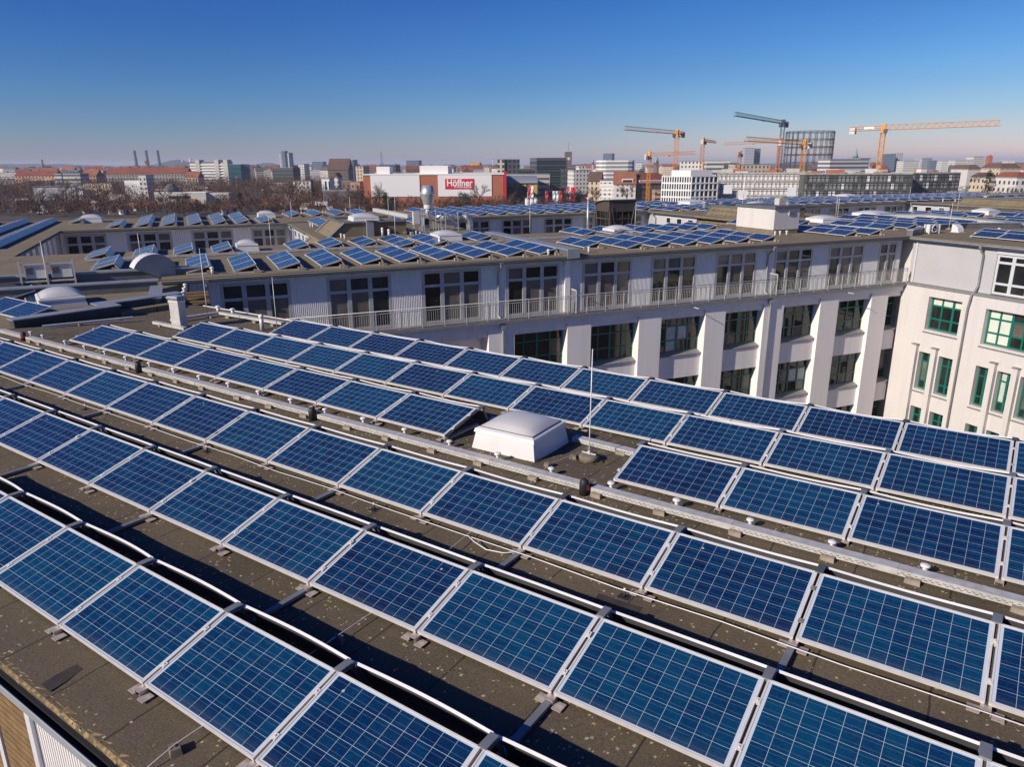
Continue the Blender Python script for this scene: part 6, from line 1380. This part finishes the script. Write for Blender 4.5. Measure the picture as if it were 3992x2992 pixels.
# ================================================================== cranes, gasometer, trees, huts, vehicles, flags, air
def lattice(m, p, q, w, n, r, tri=False):
    p, q = Vector(p), Vector(q); d = (q - p).normalized(); up = Vector((0, 0, 1)) if abs(d.z) < .9 else Vector((1, 0, 0))
    s = d.cross(up).normalized() * w / 2; v = s.cross(d).normalized() * w / 2
    cs = [s - v, -s - v, v * 1.2] if tri else [s + v, s - v, -s - v, -s + v]
    for c in cs: m.tube([p + c, q + c], r, 4)
    L = (q - p).length
    for i in range(n):
        a, b = p + d * L * i / n, p + d * L * (i + 1) / n
        for j in range(len(cs)):
            c0, c1 = cs[j], cs[(j + 1) % len(cs)]
            if (i + j) % 2: c0, c1 = c1, c0
            m.tube([a + c0, b + c1], r * .55, 3, cap=False)
def crane(label, xm, yj, d, jib_end, cnt_end, col, mw=2.0, jw=1.6, bl='ballast', cab=True, rr=.13, jcol=None):
    zj = top_z(xm, yj, d); base = at(xm, d); t = thing('tower_crane', label, 'crane', tuple(base), 0, 'tower cranes at the building site')
    H = zj - GZ
    m = MB(); lattice(m, (0, 0, 0), (0, 0, H - 1.2), mw, int(H / 2.2), rr); m.build('mast', col, t)
    m = MB(); m.box(-mw * .7, mw * .7, -mw * .7, mw * .7, H - 2.2, H - 1.4).box(-mw * .45, mw * .45, -mw * .45, mw * .45, H - 1.4, H + 2.0); m.build('slewing_head', col, t)
    je = on_z(jib_end[0], jib_end[1], zj) if abs(jib_end[1] - (638 + ROLL * (jib_end[0] - 1996))) > 2 else at(jib_end[0], d, zj)
    if je.z and (je - base).length > 160: je = base + (je - base).normalized() * 75
    e = Vector((je.x - base.x, je.y - base.y, H + .3)); dirv = Vector((e.x, e.y, 0)).normalized()
    m = MB(); lattice(m, Vector((0, 0, H + .3)) + dirv * 1.0, e, jw, max(8, int((e.length) / 2.2)), rr * .95, True); m.build('jib', jcol or col, t)
    L = cnt_end * 1.0; c = -dirv * L + Vector((0, 0, H + .2))
    m = MB(); lattice(m, Vector((0, 0, H + .2)), c, jw * .9, max(3, int(L / 2.5)), rr * .9); s = Vector((-dirv.y, dirv.x, 0)) * jw * .5
    m.face([Vector((0, 0, H)) + s, c - Vector((0, 0, .2)) + s, c - Vector((0, 0, .2)) - s, Vector((0, 0, H)) - s]); m.build('counter_jib', col, t)
    T = Matrix.Translation(c + dirv * 1.6) @ Matrix.Rotation(math.atan2(dirv.y, dirv.x), 4, 'Z'); MB().box(-1.5, 1.5, -.9, .9, -2.6, .5, 0, T).build('ballast', bl, t)
    if cab: T = Matrix.Translation(dirv * 1.2 + Vector((0, 0, H - 1.6))) @ Matrix.Rotation(math.atan2(dirv.y, dirv.x) + .3, 4, 'Z'); MB().box(-.8, 1.0, -2.2, -1.1, -.9, 1.2, 0, T).build('cab', 'concrete_dark', t)
    f = .45; T = Matrix.Translation(Vector((0, 0, H - .8)) + (e - Vector((0, 0, H))) * f); MB().box(-.7, .7, -.7, .7, -.3, .4, 0, T).build('trolley', col, t)
    return t, H, dirv
t, H, dv = crane('large orange crane with a long jib pointing left above the white grid office', 2637, 519, 470, (2436, 502), 11, 'crane_yellow', 2.1, 1.7, 'terracotta', jcol='crane_orange')
t, H, dv = crane('yellow crane with long pale jib pointing right past the green spire', 3432, 500, 400, (3898, 482), 18, 'crane_yellow', 2.1, 2.2, rr=.16)
MB().box(-.9, .9, -.2, .2, -.5, .5, 0, Matrix.Translation(-dv * 7 + Vector((0, 0, H + .4))) @ Matrix.Rotation(math.atan2(dv.y, dv.x), 4, 'Z') @ Matrix.Translation((0, -1.2, 0)) @ Matrix.Scale(3, 4, (1, 0, 0))).build('name_plate', 'sign_white', t)
crane('dark blue crane with jib pointing left in front of the gasometer', 3043, 479, 480, (2866, 447), 10, 'crane_blue', 2.0, 1.7, 'concrete_dark')
crane('yellow crane before the gasometer with its jib pointing left', 3133, 560, 420, (2908, 545), 13, 'crane_yellow', 1.9, 1.7)
crane('slender yellow crane nearest the corner house with pale jib pointing right', 2535, 605, 430, (2710, 598), 7, 'crane_yellow', 1.5, 1.2, jcol='crane_pale')
crane('small yellow crane seen end-on right of the large orange crane', 2739, 548, 520, (2790, 556), 4, 'crane_orange', 1.9, 1.4)
crane('short orange crane seen end-on before the pale skyline tower', 2885, 598, 560, (2893, 606), 4, 'crane_orange', 2.2, 1.6, 'concrete_dark')
crane('slim orange crane behind the dark blue crane', 3036, 552, 470, (2822, 563), 3, 'crane_orange', 1.6, 1.3, jcol='crane_pale')
crane('low distant crane with thin pale jib among the roofs', 2560, 633, 900, (2620, 610), 12, 'crane_pale', 2.0, 1.8, rr=.2)
crane('tiny orange crane between the power station chimneys', 575, 631, 1700, (555, 628), 14, 'crane_orange', 3, 2.4, rr=.35)

# gasometer frame
d = 900; xc = 3151; zt = top_z(xc, 513, d); H = zt - GZ; Rg = (3239 - 3064) / 2 * wpx(d)
t = thing('gasometer', 'round iron gasometer frame of columns and rings behind the cranes', 'gasometer', tuple(at(xc, d)), 0)
N = 24; cme = []
for i in range(N):
    a = 2 * PI * i / N; x, y = Rg * math.cos(a), Rg * math.sin(a); dx, dy = math.cos(a) * .55, math.sin(a) * .55
    m = MB(); lattice(m, (x, y, 0), (x, y, H), 1.0, 16, .11); m.build('column', 'gasometer_iron', t)
for j in range(7):
    z = H * (j + 1) / 7 - .5; m = MB(); ring = [(Rg * math.cos(2 * PI * i / N), Rg * math.sin(2 * PI * i / N)) for i in range(N + 1)]
    for h in (-.6, .6): m.tube([(x, y, z + h) for x, y in ring], .2, 4, cap=False)
    for k, (p, q) in enumerate(zip(ring, ring[1:])): m.tube([(p[0], p[1], z - .6), (q[0], q[1], z + .6)], .06, 3); m.tube([(p[0], p[1], z + .6), (q[0], q[1], z - .6)], .06, 3)
    m.build('ring', 'gasometer_iron', t)
m = MB()
for j in range(6):
    z0, z1 = H * (j + 1) / 7, H * (j + 2) / 7
    for i in range(N):
        a, b = 2 * PI * i / N, 2 * PI * (i + 1) / N; m.tube([(Rg * math.cos(a), Rg * math.sin(a), z0), (Rg * math.cos(b), Rg * math.sin(b), z1)], .05, 3, cap=False); m.tube([(Rg * math.cos(b), Rg * math.sin(b), z0), (Rg * math.cos(a), Rg * math.sin(a), z1)], .05, 3, cap=False)
m.build('bracing', 'gasometer_iron', t)

# ------------------------------------------------------------------ trees
def bare_tree_meshes(seed, H, spread):
    rr = random.Random(seed); tr = MB(); tw = MB()
    tr.tube([(0, 0, 0), (rr.uniform(-.1, .1), 0, H * .3), (rr.uniform(-.3, .3), rr.uniform(-.3, .3), H * .62)], .30, 6, r2=.14)
    def br(p, dr, L, r, lv):
        q = p + dr * L; mid = p + dr * L * .5 + Vector((rr.uniform(-.1, .1), rr.uniform(-.1, .1), rr.uniform(0, .15))) * L * .5
        tw.tube([p, mid, q], r, 3 if lv else 4, r2=r * .5, cap=False)
        if lv >= 3: return
        for k in range(rr.randint(4, 6) if lv < 2 else 5):
            s = rr.uniform(.3, 1); o = p + (q - p) * s
            nd = (dr + Vector((rr.uniform(-1, 1), rr.uniform(-1, 1), rr.uniform(-.25, .75))) * .75).normalized(); br(o, nd, L * rr.uniform(.42, .62), max(r * .5, .022), lv + 1)
    for k in range(9):
        z = H * rr.uniform(.25, .62); a = rr.uniform(0, 2 * PI); br(Vector((0, 0, z)), Vector((math.cos(a) * spread, math.sin(a) * spread, rr.uniform(.5, 1.1))).normalized(), H * rr.uniform(.26, .4), .11, 0)
    return tr.mesh('trunk', 'bark'), tw.mesh('crown', 'bare_light'), tw.mesh('crown', 'bare_twigs')
BT = [bare_tree_meshes(s, 12, sp) for s, sp in ((1, .9), (2, .7), (3, 1.1), (4, .28))]
rr = random.Random(77)
def bare(x, d, h, label, v=None, light=False, group='bare winter trees'):
    me = BT[rr.randrange(3) if v is None else v]; s = h / 12
    o = put('bare_tree', None, None, at(x, d), (0, 0, rr.uniform(0, 6))); o.scale = (s, s, s); tag(o, label, 'tree', group)
    put('trunk', me[0], o); put('crown', me[1 if light else 2], o)
bare(1476, 418, 15, 'slender bare poplar before the white store wall', 3, True); bare(1462, 415, 11, 'smaller bare poplar left of the slender one', 3, True)
bare(1871, 395, 15, 'wide pale bare tree before the right end of the store', 0, True); bare(1605, 405, 9, 'small bare tree under the middle of the store', 2, True)
bare(1742, 402, 8, 'small bare tree left of the dark pine before the store', 1, True); bare(1425, 405, 12, 'bare reddish tree at the left corner of the store', 0)
bare(2453, 440, 14, 'broad bare tree in front of the pinkish corner house', 2, True); bare(2318, 470, 11, 'bare tree before the ochre apartment house', 0, True); bare(2330, 455, 10, 'second bare tree before the ochre apartment house', 1, True)
for i in range(26):
    x = rr.uniform(-100, 1400); d_ = rr.uniform(385, 640); side = ('far left', 'left', 'middle left', 'near the store')[min(3, int(max(0, x) / 350))]
    bare(x, d_, rr.uniform(9, 15), 'brown bare tree rising from the garden woodland, %s' % side, None, i % 3 == 0)
for i in range(8): bare(rr.uniform(3760, 4020), rr.uniform(300, 390), rr.uniform(9, 13), 'bare tree among the houses at the far right', None, i % 2 == 0)
for i in range(8): bare(rr.uniform(1960, 2300), rr.uniform(395, 520), rr.uniform(7, 11), 'bare tree around the car park', None, i % 2 == 0)

def evergreen(x, d, ytop, wpix, label, seed, conic=False, mat='evergreen'):
    rr = random.Random(seed); h = top_z(x, ytop, d) - GZ; rw = wpix / 2 * wpx(d)
    t = thing('pine_tree', label, 'tree', tuple(at(x, d)), 0, None)
    MB().tube([(0, 0, 0), (.2, 0, h * .5), (0, 0, h * .9)], .35, 6, r2=.08).build('trunk', 'bark', t)
    m = MB(); n = 0; cl = []
    for k in range(46 if not conic else 60):
        s = rr.uniform(.28, 1); rad_ = rw * (1.05 - s if conic else math.sqrt(max(.05, 1 - ((s - .6) / .42) ** 2))); a = rr.uniform(0, 2 * PI); q = rad_ * rr.uniform(.35, 1)
        cl.append((Vector((q * math.cos(a), q * math.sin(a), h * s * .96)), rw * rr.uniform(.16, .34)))
    for c, r_ in cl:
        for k in range(70):
            v = Vector((rr.gauss(0, 1), rr.gauss(0, 1), rr.gauss(0, .8))).normalized() * r_ * rr.uniform(.6, 1.05); p = c + v
            e1 = Vector((rr.uniform(-1, 1), rr.uniform(-1, 1), rr.uniform(-1, 1))) * .32; e2 = Vector((rr.uniform(-1, 1), rr.uniform(-1, 1), rr.uniform(-.6, 1))) * .32
            m.face([p, p + e1, p + e2])
    m.build('crown', mat, t)
evergreen(1500, 380, 750, 66, 'dark ragged conifer before the left half of the store', 1, True); evergreen(1528, 378, 770, 40, 'dark lower conifer beside the ragged one', 2)
evergreen(1803, 385, 748, 66, 'dense dark green pine in front of the red sign', 3); evergreen(2215, 400, 752, 46, 'left of two dark bushy conifers by the flags', 4); evergreen(2258, 402, 750, 44, 'right of two dark bushy conifers by the flags', 5)
evergreen(925, 420, 752, 60, 'black broad conifer in the brown woodland', 6, True); evergreen(1215, 500, 695, 22, 'small dark conifer before the white low building', 7, True); evergreen(3872, 372, 655, 40, 'olive green tree between the pale house ends', 8)
evergreen(830, 430, 770, 40, 'dark conifer left of the broad black one', 9); evergreen(270, 430, 800, 18, 'small dark conifer in the allotments', 10, True)

# woodland that reads as one brown mass
rr = random.Random(5); m = MB()
def crown(m, p, h, r_, n, lo=.25):
    for k in range(n):
        a = rr.uniform(0, 2 * PI); q = r_ * math.sqrt(rr.random()); z = h * rr.uniform(lo, 1); q *= max(.15, 1 - abs(z / h - .62) * 1.5)
        b = p + Vector((q * math.cos(a), q * math.sin(a), z)); L = rr.uniform(.8, 2.0); dv_ = Vector((math.cos(a) * .55 * rr.uniform(.2, 1.2), math.sin(a) * .55 * rr.uniform(.2, 1.2), rr.uniform(.5, 1))).normalized() * L
        s = Vector((rr.uniform(-1, 1), rr.uniform(-1, 1), rr.uniform(-.2, .2))).normalized() * rr.uniform(.08, .20)
        m.face([b - s, b + s, b + dv_], 0 if rr.random() < .70 else (1 if rr.random() < .8 else 2))
for (xa, xb, da, db, cnt, hh) in ((-150, 1440, 372, 470, 520, 7), (-150, 1250, 500, 720, 860, 12.5), (1150, 1430, 430, 560, 60, 9), (1400, 1990, 385, 418, 110, 6), (1980, 2330, 385, 440, 60, 5), (-150, 1300, 720, 980, 380, 14.5), (3760, 4100, 300, 420, 90, 9), (2500, 4000, 900, 1500, 120, 14), (0, 2300, 1200, 2600, 260, 16)):
    for i in range(cnt):
        x = rr.uniform(xa, xb); d_ = rr.uniform(da, db); h = hh * rr.uniform(.6, 1.25)
        if 570 < x < 830 and 430 < d_ < 505: continue
        crown(m, at(x, d_), h, h * .45, 76 if d_ < 720 else 40)
o = m.build('bare_woodland', ['bare_twigs', 'bark', 'bare_light']); tag(o, 'brown bare winter woodland and garden hedges beyond the roofs', 'woodland', None, 'stuff')

# allotment huts, fence wall, lamp posts
rr = random.Random(9); hut = {}
for rm in ('roof_red', 'hut_green', 'roof_brown', 'roof_orange', 'ballast'):
    for wm in ('facade_cream', 'ballast', 'facade_brown'):
        a = MB().box(-2, 2, 0, 3.2, 0, 2.4); b = MB(); P = [(-2.3, -.3, 2.4), (2.3, -.3, 2.4), (2.3, 3.5, 2.4), (-2.3, 3.5, 2.4), (-2.3, 1.6, 3.7), (2.3, 1.6, 3.7)]
        for q in ((0, 1, 5, 4), (2, 3, 4, 5), (1, 2, 5), (3, 0, 4), (3, 2, 1, 0)): b.face([P[i] for i in q])
        hut[(rm, wm)] = (a.mesh('wall', wm), b.mesh('roof', rm), MB().box(-.5, .5, -.05, -.003, 0, 2.0).mesh('door', 'bark'))
cn = dict(roof_red='red', hut_green='green', roof_brown='brown', roof_orange='orange', ballast='white'); wnm = dict(facade_cream='cream', ballast='white', facade_brown='brown')
for i in range(52):
    x = rr.uniform(20, 1420) if i < 34 else rr.uniform(1160, 1400); d_ = rr.uniform(388, 470); k = rr.choice(list(hut)); me = hut[k]
    side = ('far left', 'left', 'middle', 'right', 'far right')[min(4, int(x / 290))]
    o = put('garden_hut', None, None, at(x, d_), (0, 0, rr.uniform(0, 6))); s = rr.uniform(.9, 1.5); o.scale = (s, s, s)
    tag(o, 'small garden hut with %s roof and %s walls, %s of the allotments' % (cn[k[0]], wnm[k[1]], side), 'hut', 'allotment garden huts')
    for nme, q in zip(('wall', 'roof', 'door'), me): put(nme, q, o)
for i in range(16):
    x = rr.uniform(40, 1240); d_ = rr.uniform(520, 700); 
    if 560 < x < 840 and d_ < 540: continue
    wm = rr.choice(('facade_white', 'white_panel', 'concrete_pale', 'facade_cream', 'facade_brown')); wn2 = dict(facade_white='white', white_panel='plain white', concrete_pale='grey', facade_cream='cream', facade_brown='brown')[wm]
    w_ = rr.uniform(10, 26); h_ = rr.uniform(6, 12); o = put('low_building', None, None, at(x, d_), (0, 0, FACE + rr.uniform(-.4, .4))); tag(o, '%s low building among the bare trees, %s' % (wn2, ('far left', 'left', 'middle left', 'left of the store')[min(3, int(x / 320))]), 'building', 'low buildings in the woodland')
    MB().box(-w_ / 2, w_ / 2, 0, 9, 0, h_).build('wall', wm, o); MB().box(-w_ / 2 - .3, w_ / 2 + .3, -.3, 9.3, h_, h_ + .5).build('roof', rr.choice(('roof_grey', 'white_panel', 'roof_brown')), o)
cm = {}
def car(x, d_, col, label, van=False, rot=0.0):
    key = (col, van)
    if key not in cm:
        if van: b = MB().box(-2.8, 2.8, -1.05, 1.05, .4, 2.6); c = MB().box(1.6, 2.85, -.95, .95, 1.5, 2.3)
        else: b = MB().frustum(0, 0, .35, .9, 2.2, .9, 2.15, .85); c = MB().frustum(-.2, 0, .9, 1.45, 1.3, .8, .9, .68)
        wl_ = MB()
        for sx in (-1.35, 1.35):
            for sy in (-.86, .86): wl_.tube([(sx, sy - .08, .33), (sx, sy + .08, .33)], .33, 10)
        cm[key] = (b.mesh('body', col), c.mesh('cabin', 'glass_far'), wl_.mesh('wheels', 'rubber'))
    o = put('parked_car' if not van else 'parked_van', None, None, at(x, d_), (0, 0, FACE + rot)); tag(o, label, 'van' if van else 'car', 'vehicles beyond the roofs')
    for nme, q in zip(('body', 'cabin', 'wheels'), cm[key]): put(nme, q, o)
for x, d_, c, l, v in ((206, 425, 'car_white', 'white van parked by the allotments at the far left', True), (240, 432, 'car_white', 'white car right of the van at the allotments', False), (272, 440, 'car_white', 'second white car right of the van at the allotments', False), (120, 430, 'car_dark', 'dark car left of the van at the allotments', False), (130, 405, 'car_white', 'white car among the far left huts', False),
                       (1394, 410, 'car_white', 'white lorry parked beside the store', True), (2110, 430, 'car_white', 'white car in the car park, left end', False), (2145, 445, 'car_red', 'red car in the car park before the flags', False), (2180, 460, 'car_dark', 'dark car in the car park behind the flags', False), (2275, 480, 'car_white', 'white car on the street beside the conifers', False), (2285, 520, 'car_red', 'red van farther up the street', True), (2268, 540, 'car_dark', 'dark car farther up the street', False), (3895, 335, 'car_dark', 'dark car parked at the far right', False), (1990, 420, 'car_red', 'red car below the yellow hall', False), (890, 405, 'car_white', 'white car left of the broad conifer', False)):
    car(x, d_, c, l, v, rr.uniform(-.4, .4))
for i, (x, y, c) in enumerate([(2131, 745, 'sign_red'), (2159, 745, 'sign_white'), (2172, 745, 'sign_white'), (2187, 744, 'sign_red'), (2215, 728, 'sign_red'), (2221, 730, 'sign_white'), (2232, 731, 'sign_red'), (2240, 731, 'sign_red'), (2062, 722, 'sign_red'), (2073, 722, 'sign_white')]):
    d_ = 430; h = top_z(x, y, d_) - GZ; t = thing('banner_flag', '%s banner flag by the car park, %s from the left' % ('red' if c == 'sign_red' else 'white', ORD[[3, 4, 5, 6, 7, 8, 9, 10, 1, 2][i]]), 'flag', tuple(at(x, d_)), FACE, 'banner flags by the car park')
    MB().tube([(0, 0, 0), (0, 0, h)], .06, 5).build('pole', 'ballast', t)
    m = MB(); n = 5
    for q in range(n): z0, z1 = h - 8 + 8 * q / n, h - 8 + 8 * (q + 1) / n; f = lambda z: .15 * math.sin(z * 1.3); m.face([(.08, f(z0), z0), (1.5, -f(z0) * 2, z0), (1.5, -f(z1) * 2, z1), (.08, f(z1), z1)])
    m.build('cloth', c, t)
for i, x in enumerate((2060, 2078, 2094)):
    t = thing('silo', 'small pale cylindrical tank near the yellow hall, %s of three' % ('leftmost', 'middle', 'rightmost')[i], 'tank', tuple(at(x, 392)), 0, 'small tanks'); MB().lathe([(1.2, 0), (1.2, 7.2)], 12).build('shell', 'ballast', t); MB().lathe([(1.3, 7.2), (1.3, 7.5), (.1, 8)], 12).build('lid', 'roof_grey', t)
for i, (x, y) in enumerate([(292, 775), (918, 690), (83, 758), (188, 775), (1015, 740)]):
    d_ = 400 if x != 918 else 520; h = top_z(x, y, d_) - GZ; t = thing('lamp_post', 'thin pole with lamp standing in the woodland, %s from the left' % ORD[[3, 4, 1, 2, 5][i]], 'lamp post', tuple(at(x, d_)), FACE, 'lamp posts'); MB().tube([(0, 0, 0), (0, 0, h)], .14, 6, r2=.09).build('pole', 'bare_light', t); MB().box(-.2, .9, -.15, .15, h - .1, h + .1).build('lamp', 'ballast', t)
# smoke plume from a distant stack
t = thing('industrial_chimney', 'distant thin stack trailing white steam above the store', 'chimney', tuple(at(1927, 2600)), 0); zt = top_z(1927, 621, 2600) - GZ; MB().lathe([(2.6, 0), (1.9, zt)], 8).build('shaft', 'facade_tower', t); MB().lathe([(2.2, zt - 2), (2.2, zt)], 8).build('rim', 'roof_red', t)
t2 = NT('steam'); t2.n.remove(t2.p); vo = t2.new('ShaderNodeVolumePrincipled'); vo.inputs['Color'].default_value = (1, .97, .95, 1); vo.inputs['Density'].default_value = .05; t2.link(vo.outputs[0], t2.n['Material Output'].inputs['Volume'])
m = MB(); rr = random.Random(2); b = at(1927, 2600, GZ + zt); pts = []; rads = []
for i in range(9): s = i / 8; pts.append(tuple(rh * (18 * s ** 1.1 * 1.0) + Vector((0, 0, 2 + 24 * s)))); rads.append(1.6 + 4.2 * s * (1 - .35 * s))
m.tube(pts, rads, 10); o = m.build('steam_plume', 'steam', None, b); tag(o, 'small white steam plume drifting right from the distant stack', 'steam', None, 'stuff')

# haze: one closed box of thin air round everything
h = NT('haze_air'); h.n.remove(h.p); v = h.new('ShaderNodeVolumePrincipled'); v.inputs['Color'].default_value = (.80, .86, 1, 1); v.inputs['Density'].default_value = HAZE
v.inputs['Anisotropy'].default_value = .0; h.link(v.outputs[0], h.n['Material Output'].inputs['Volume'])
o = MB().box(-20500, 20500, -20500, 20500, GZ - 1, 66).build('haze', 'haze_air'); o['kind'] = 'stuff'
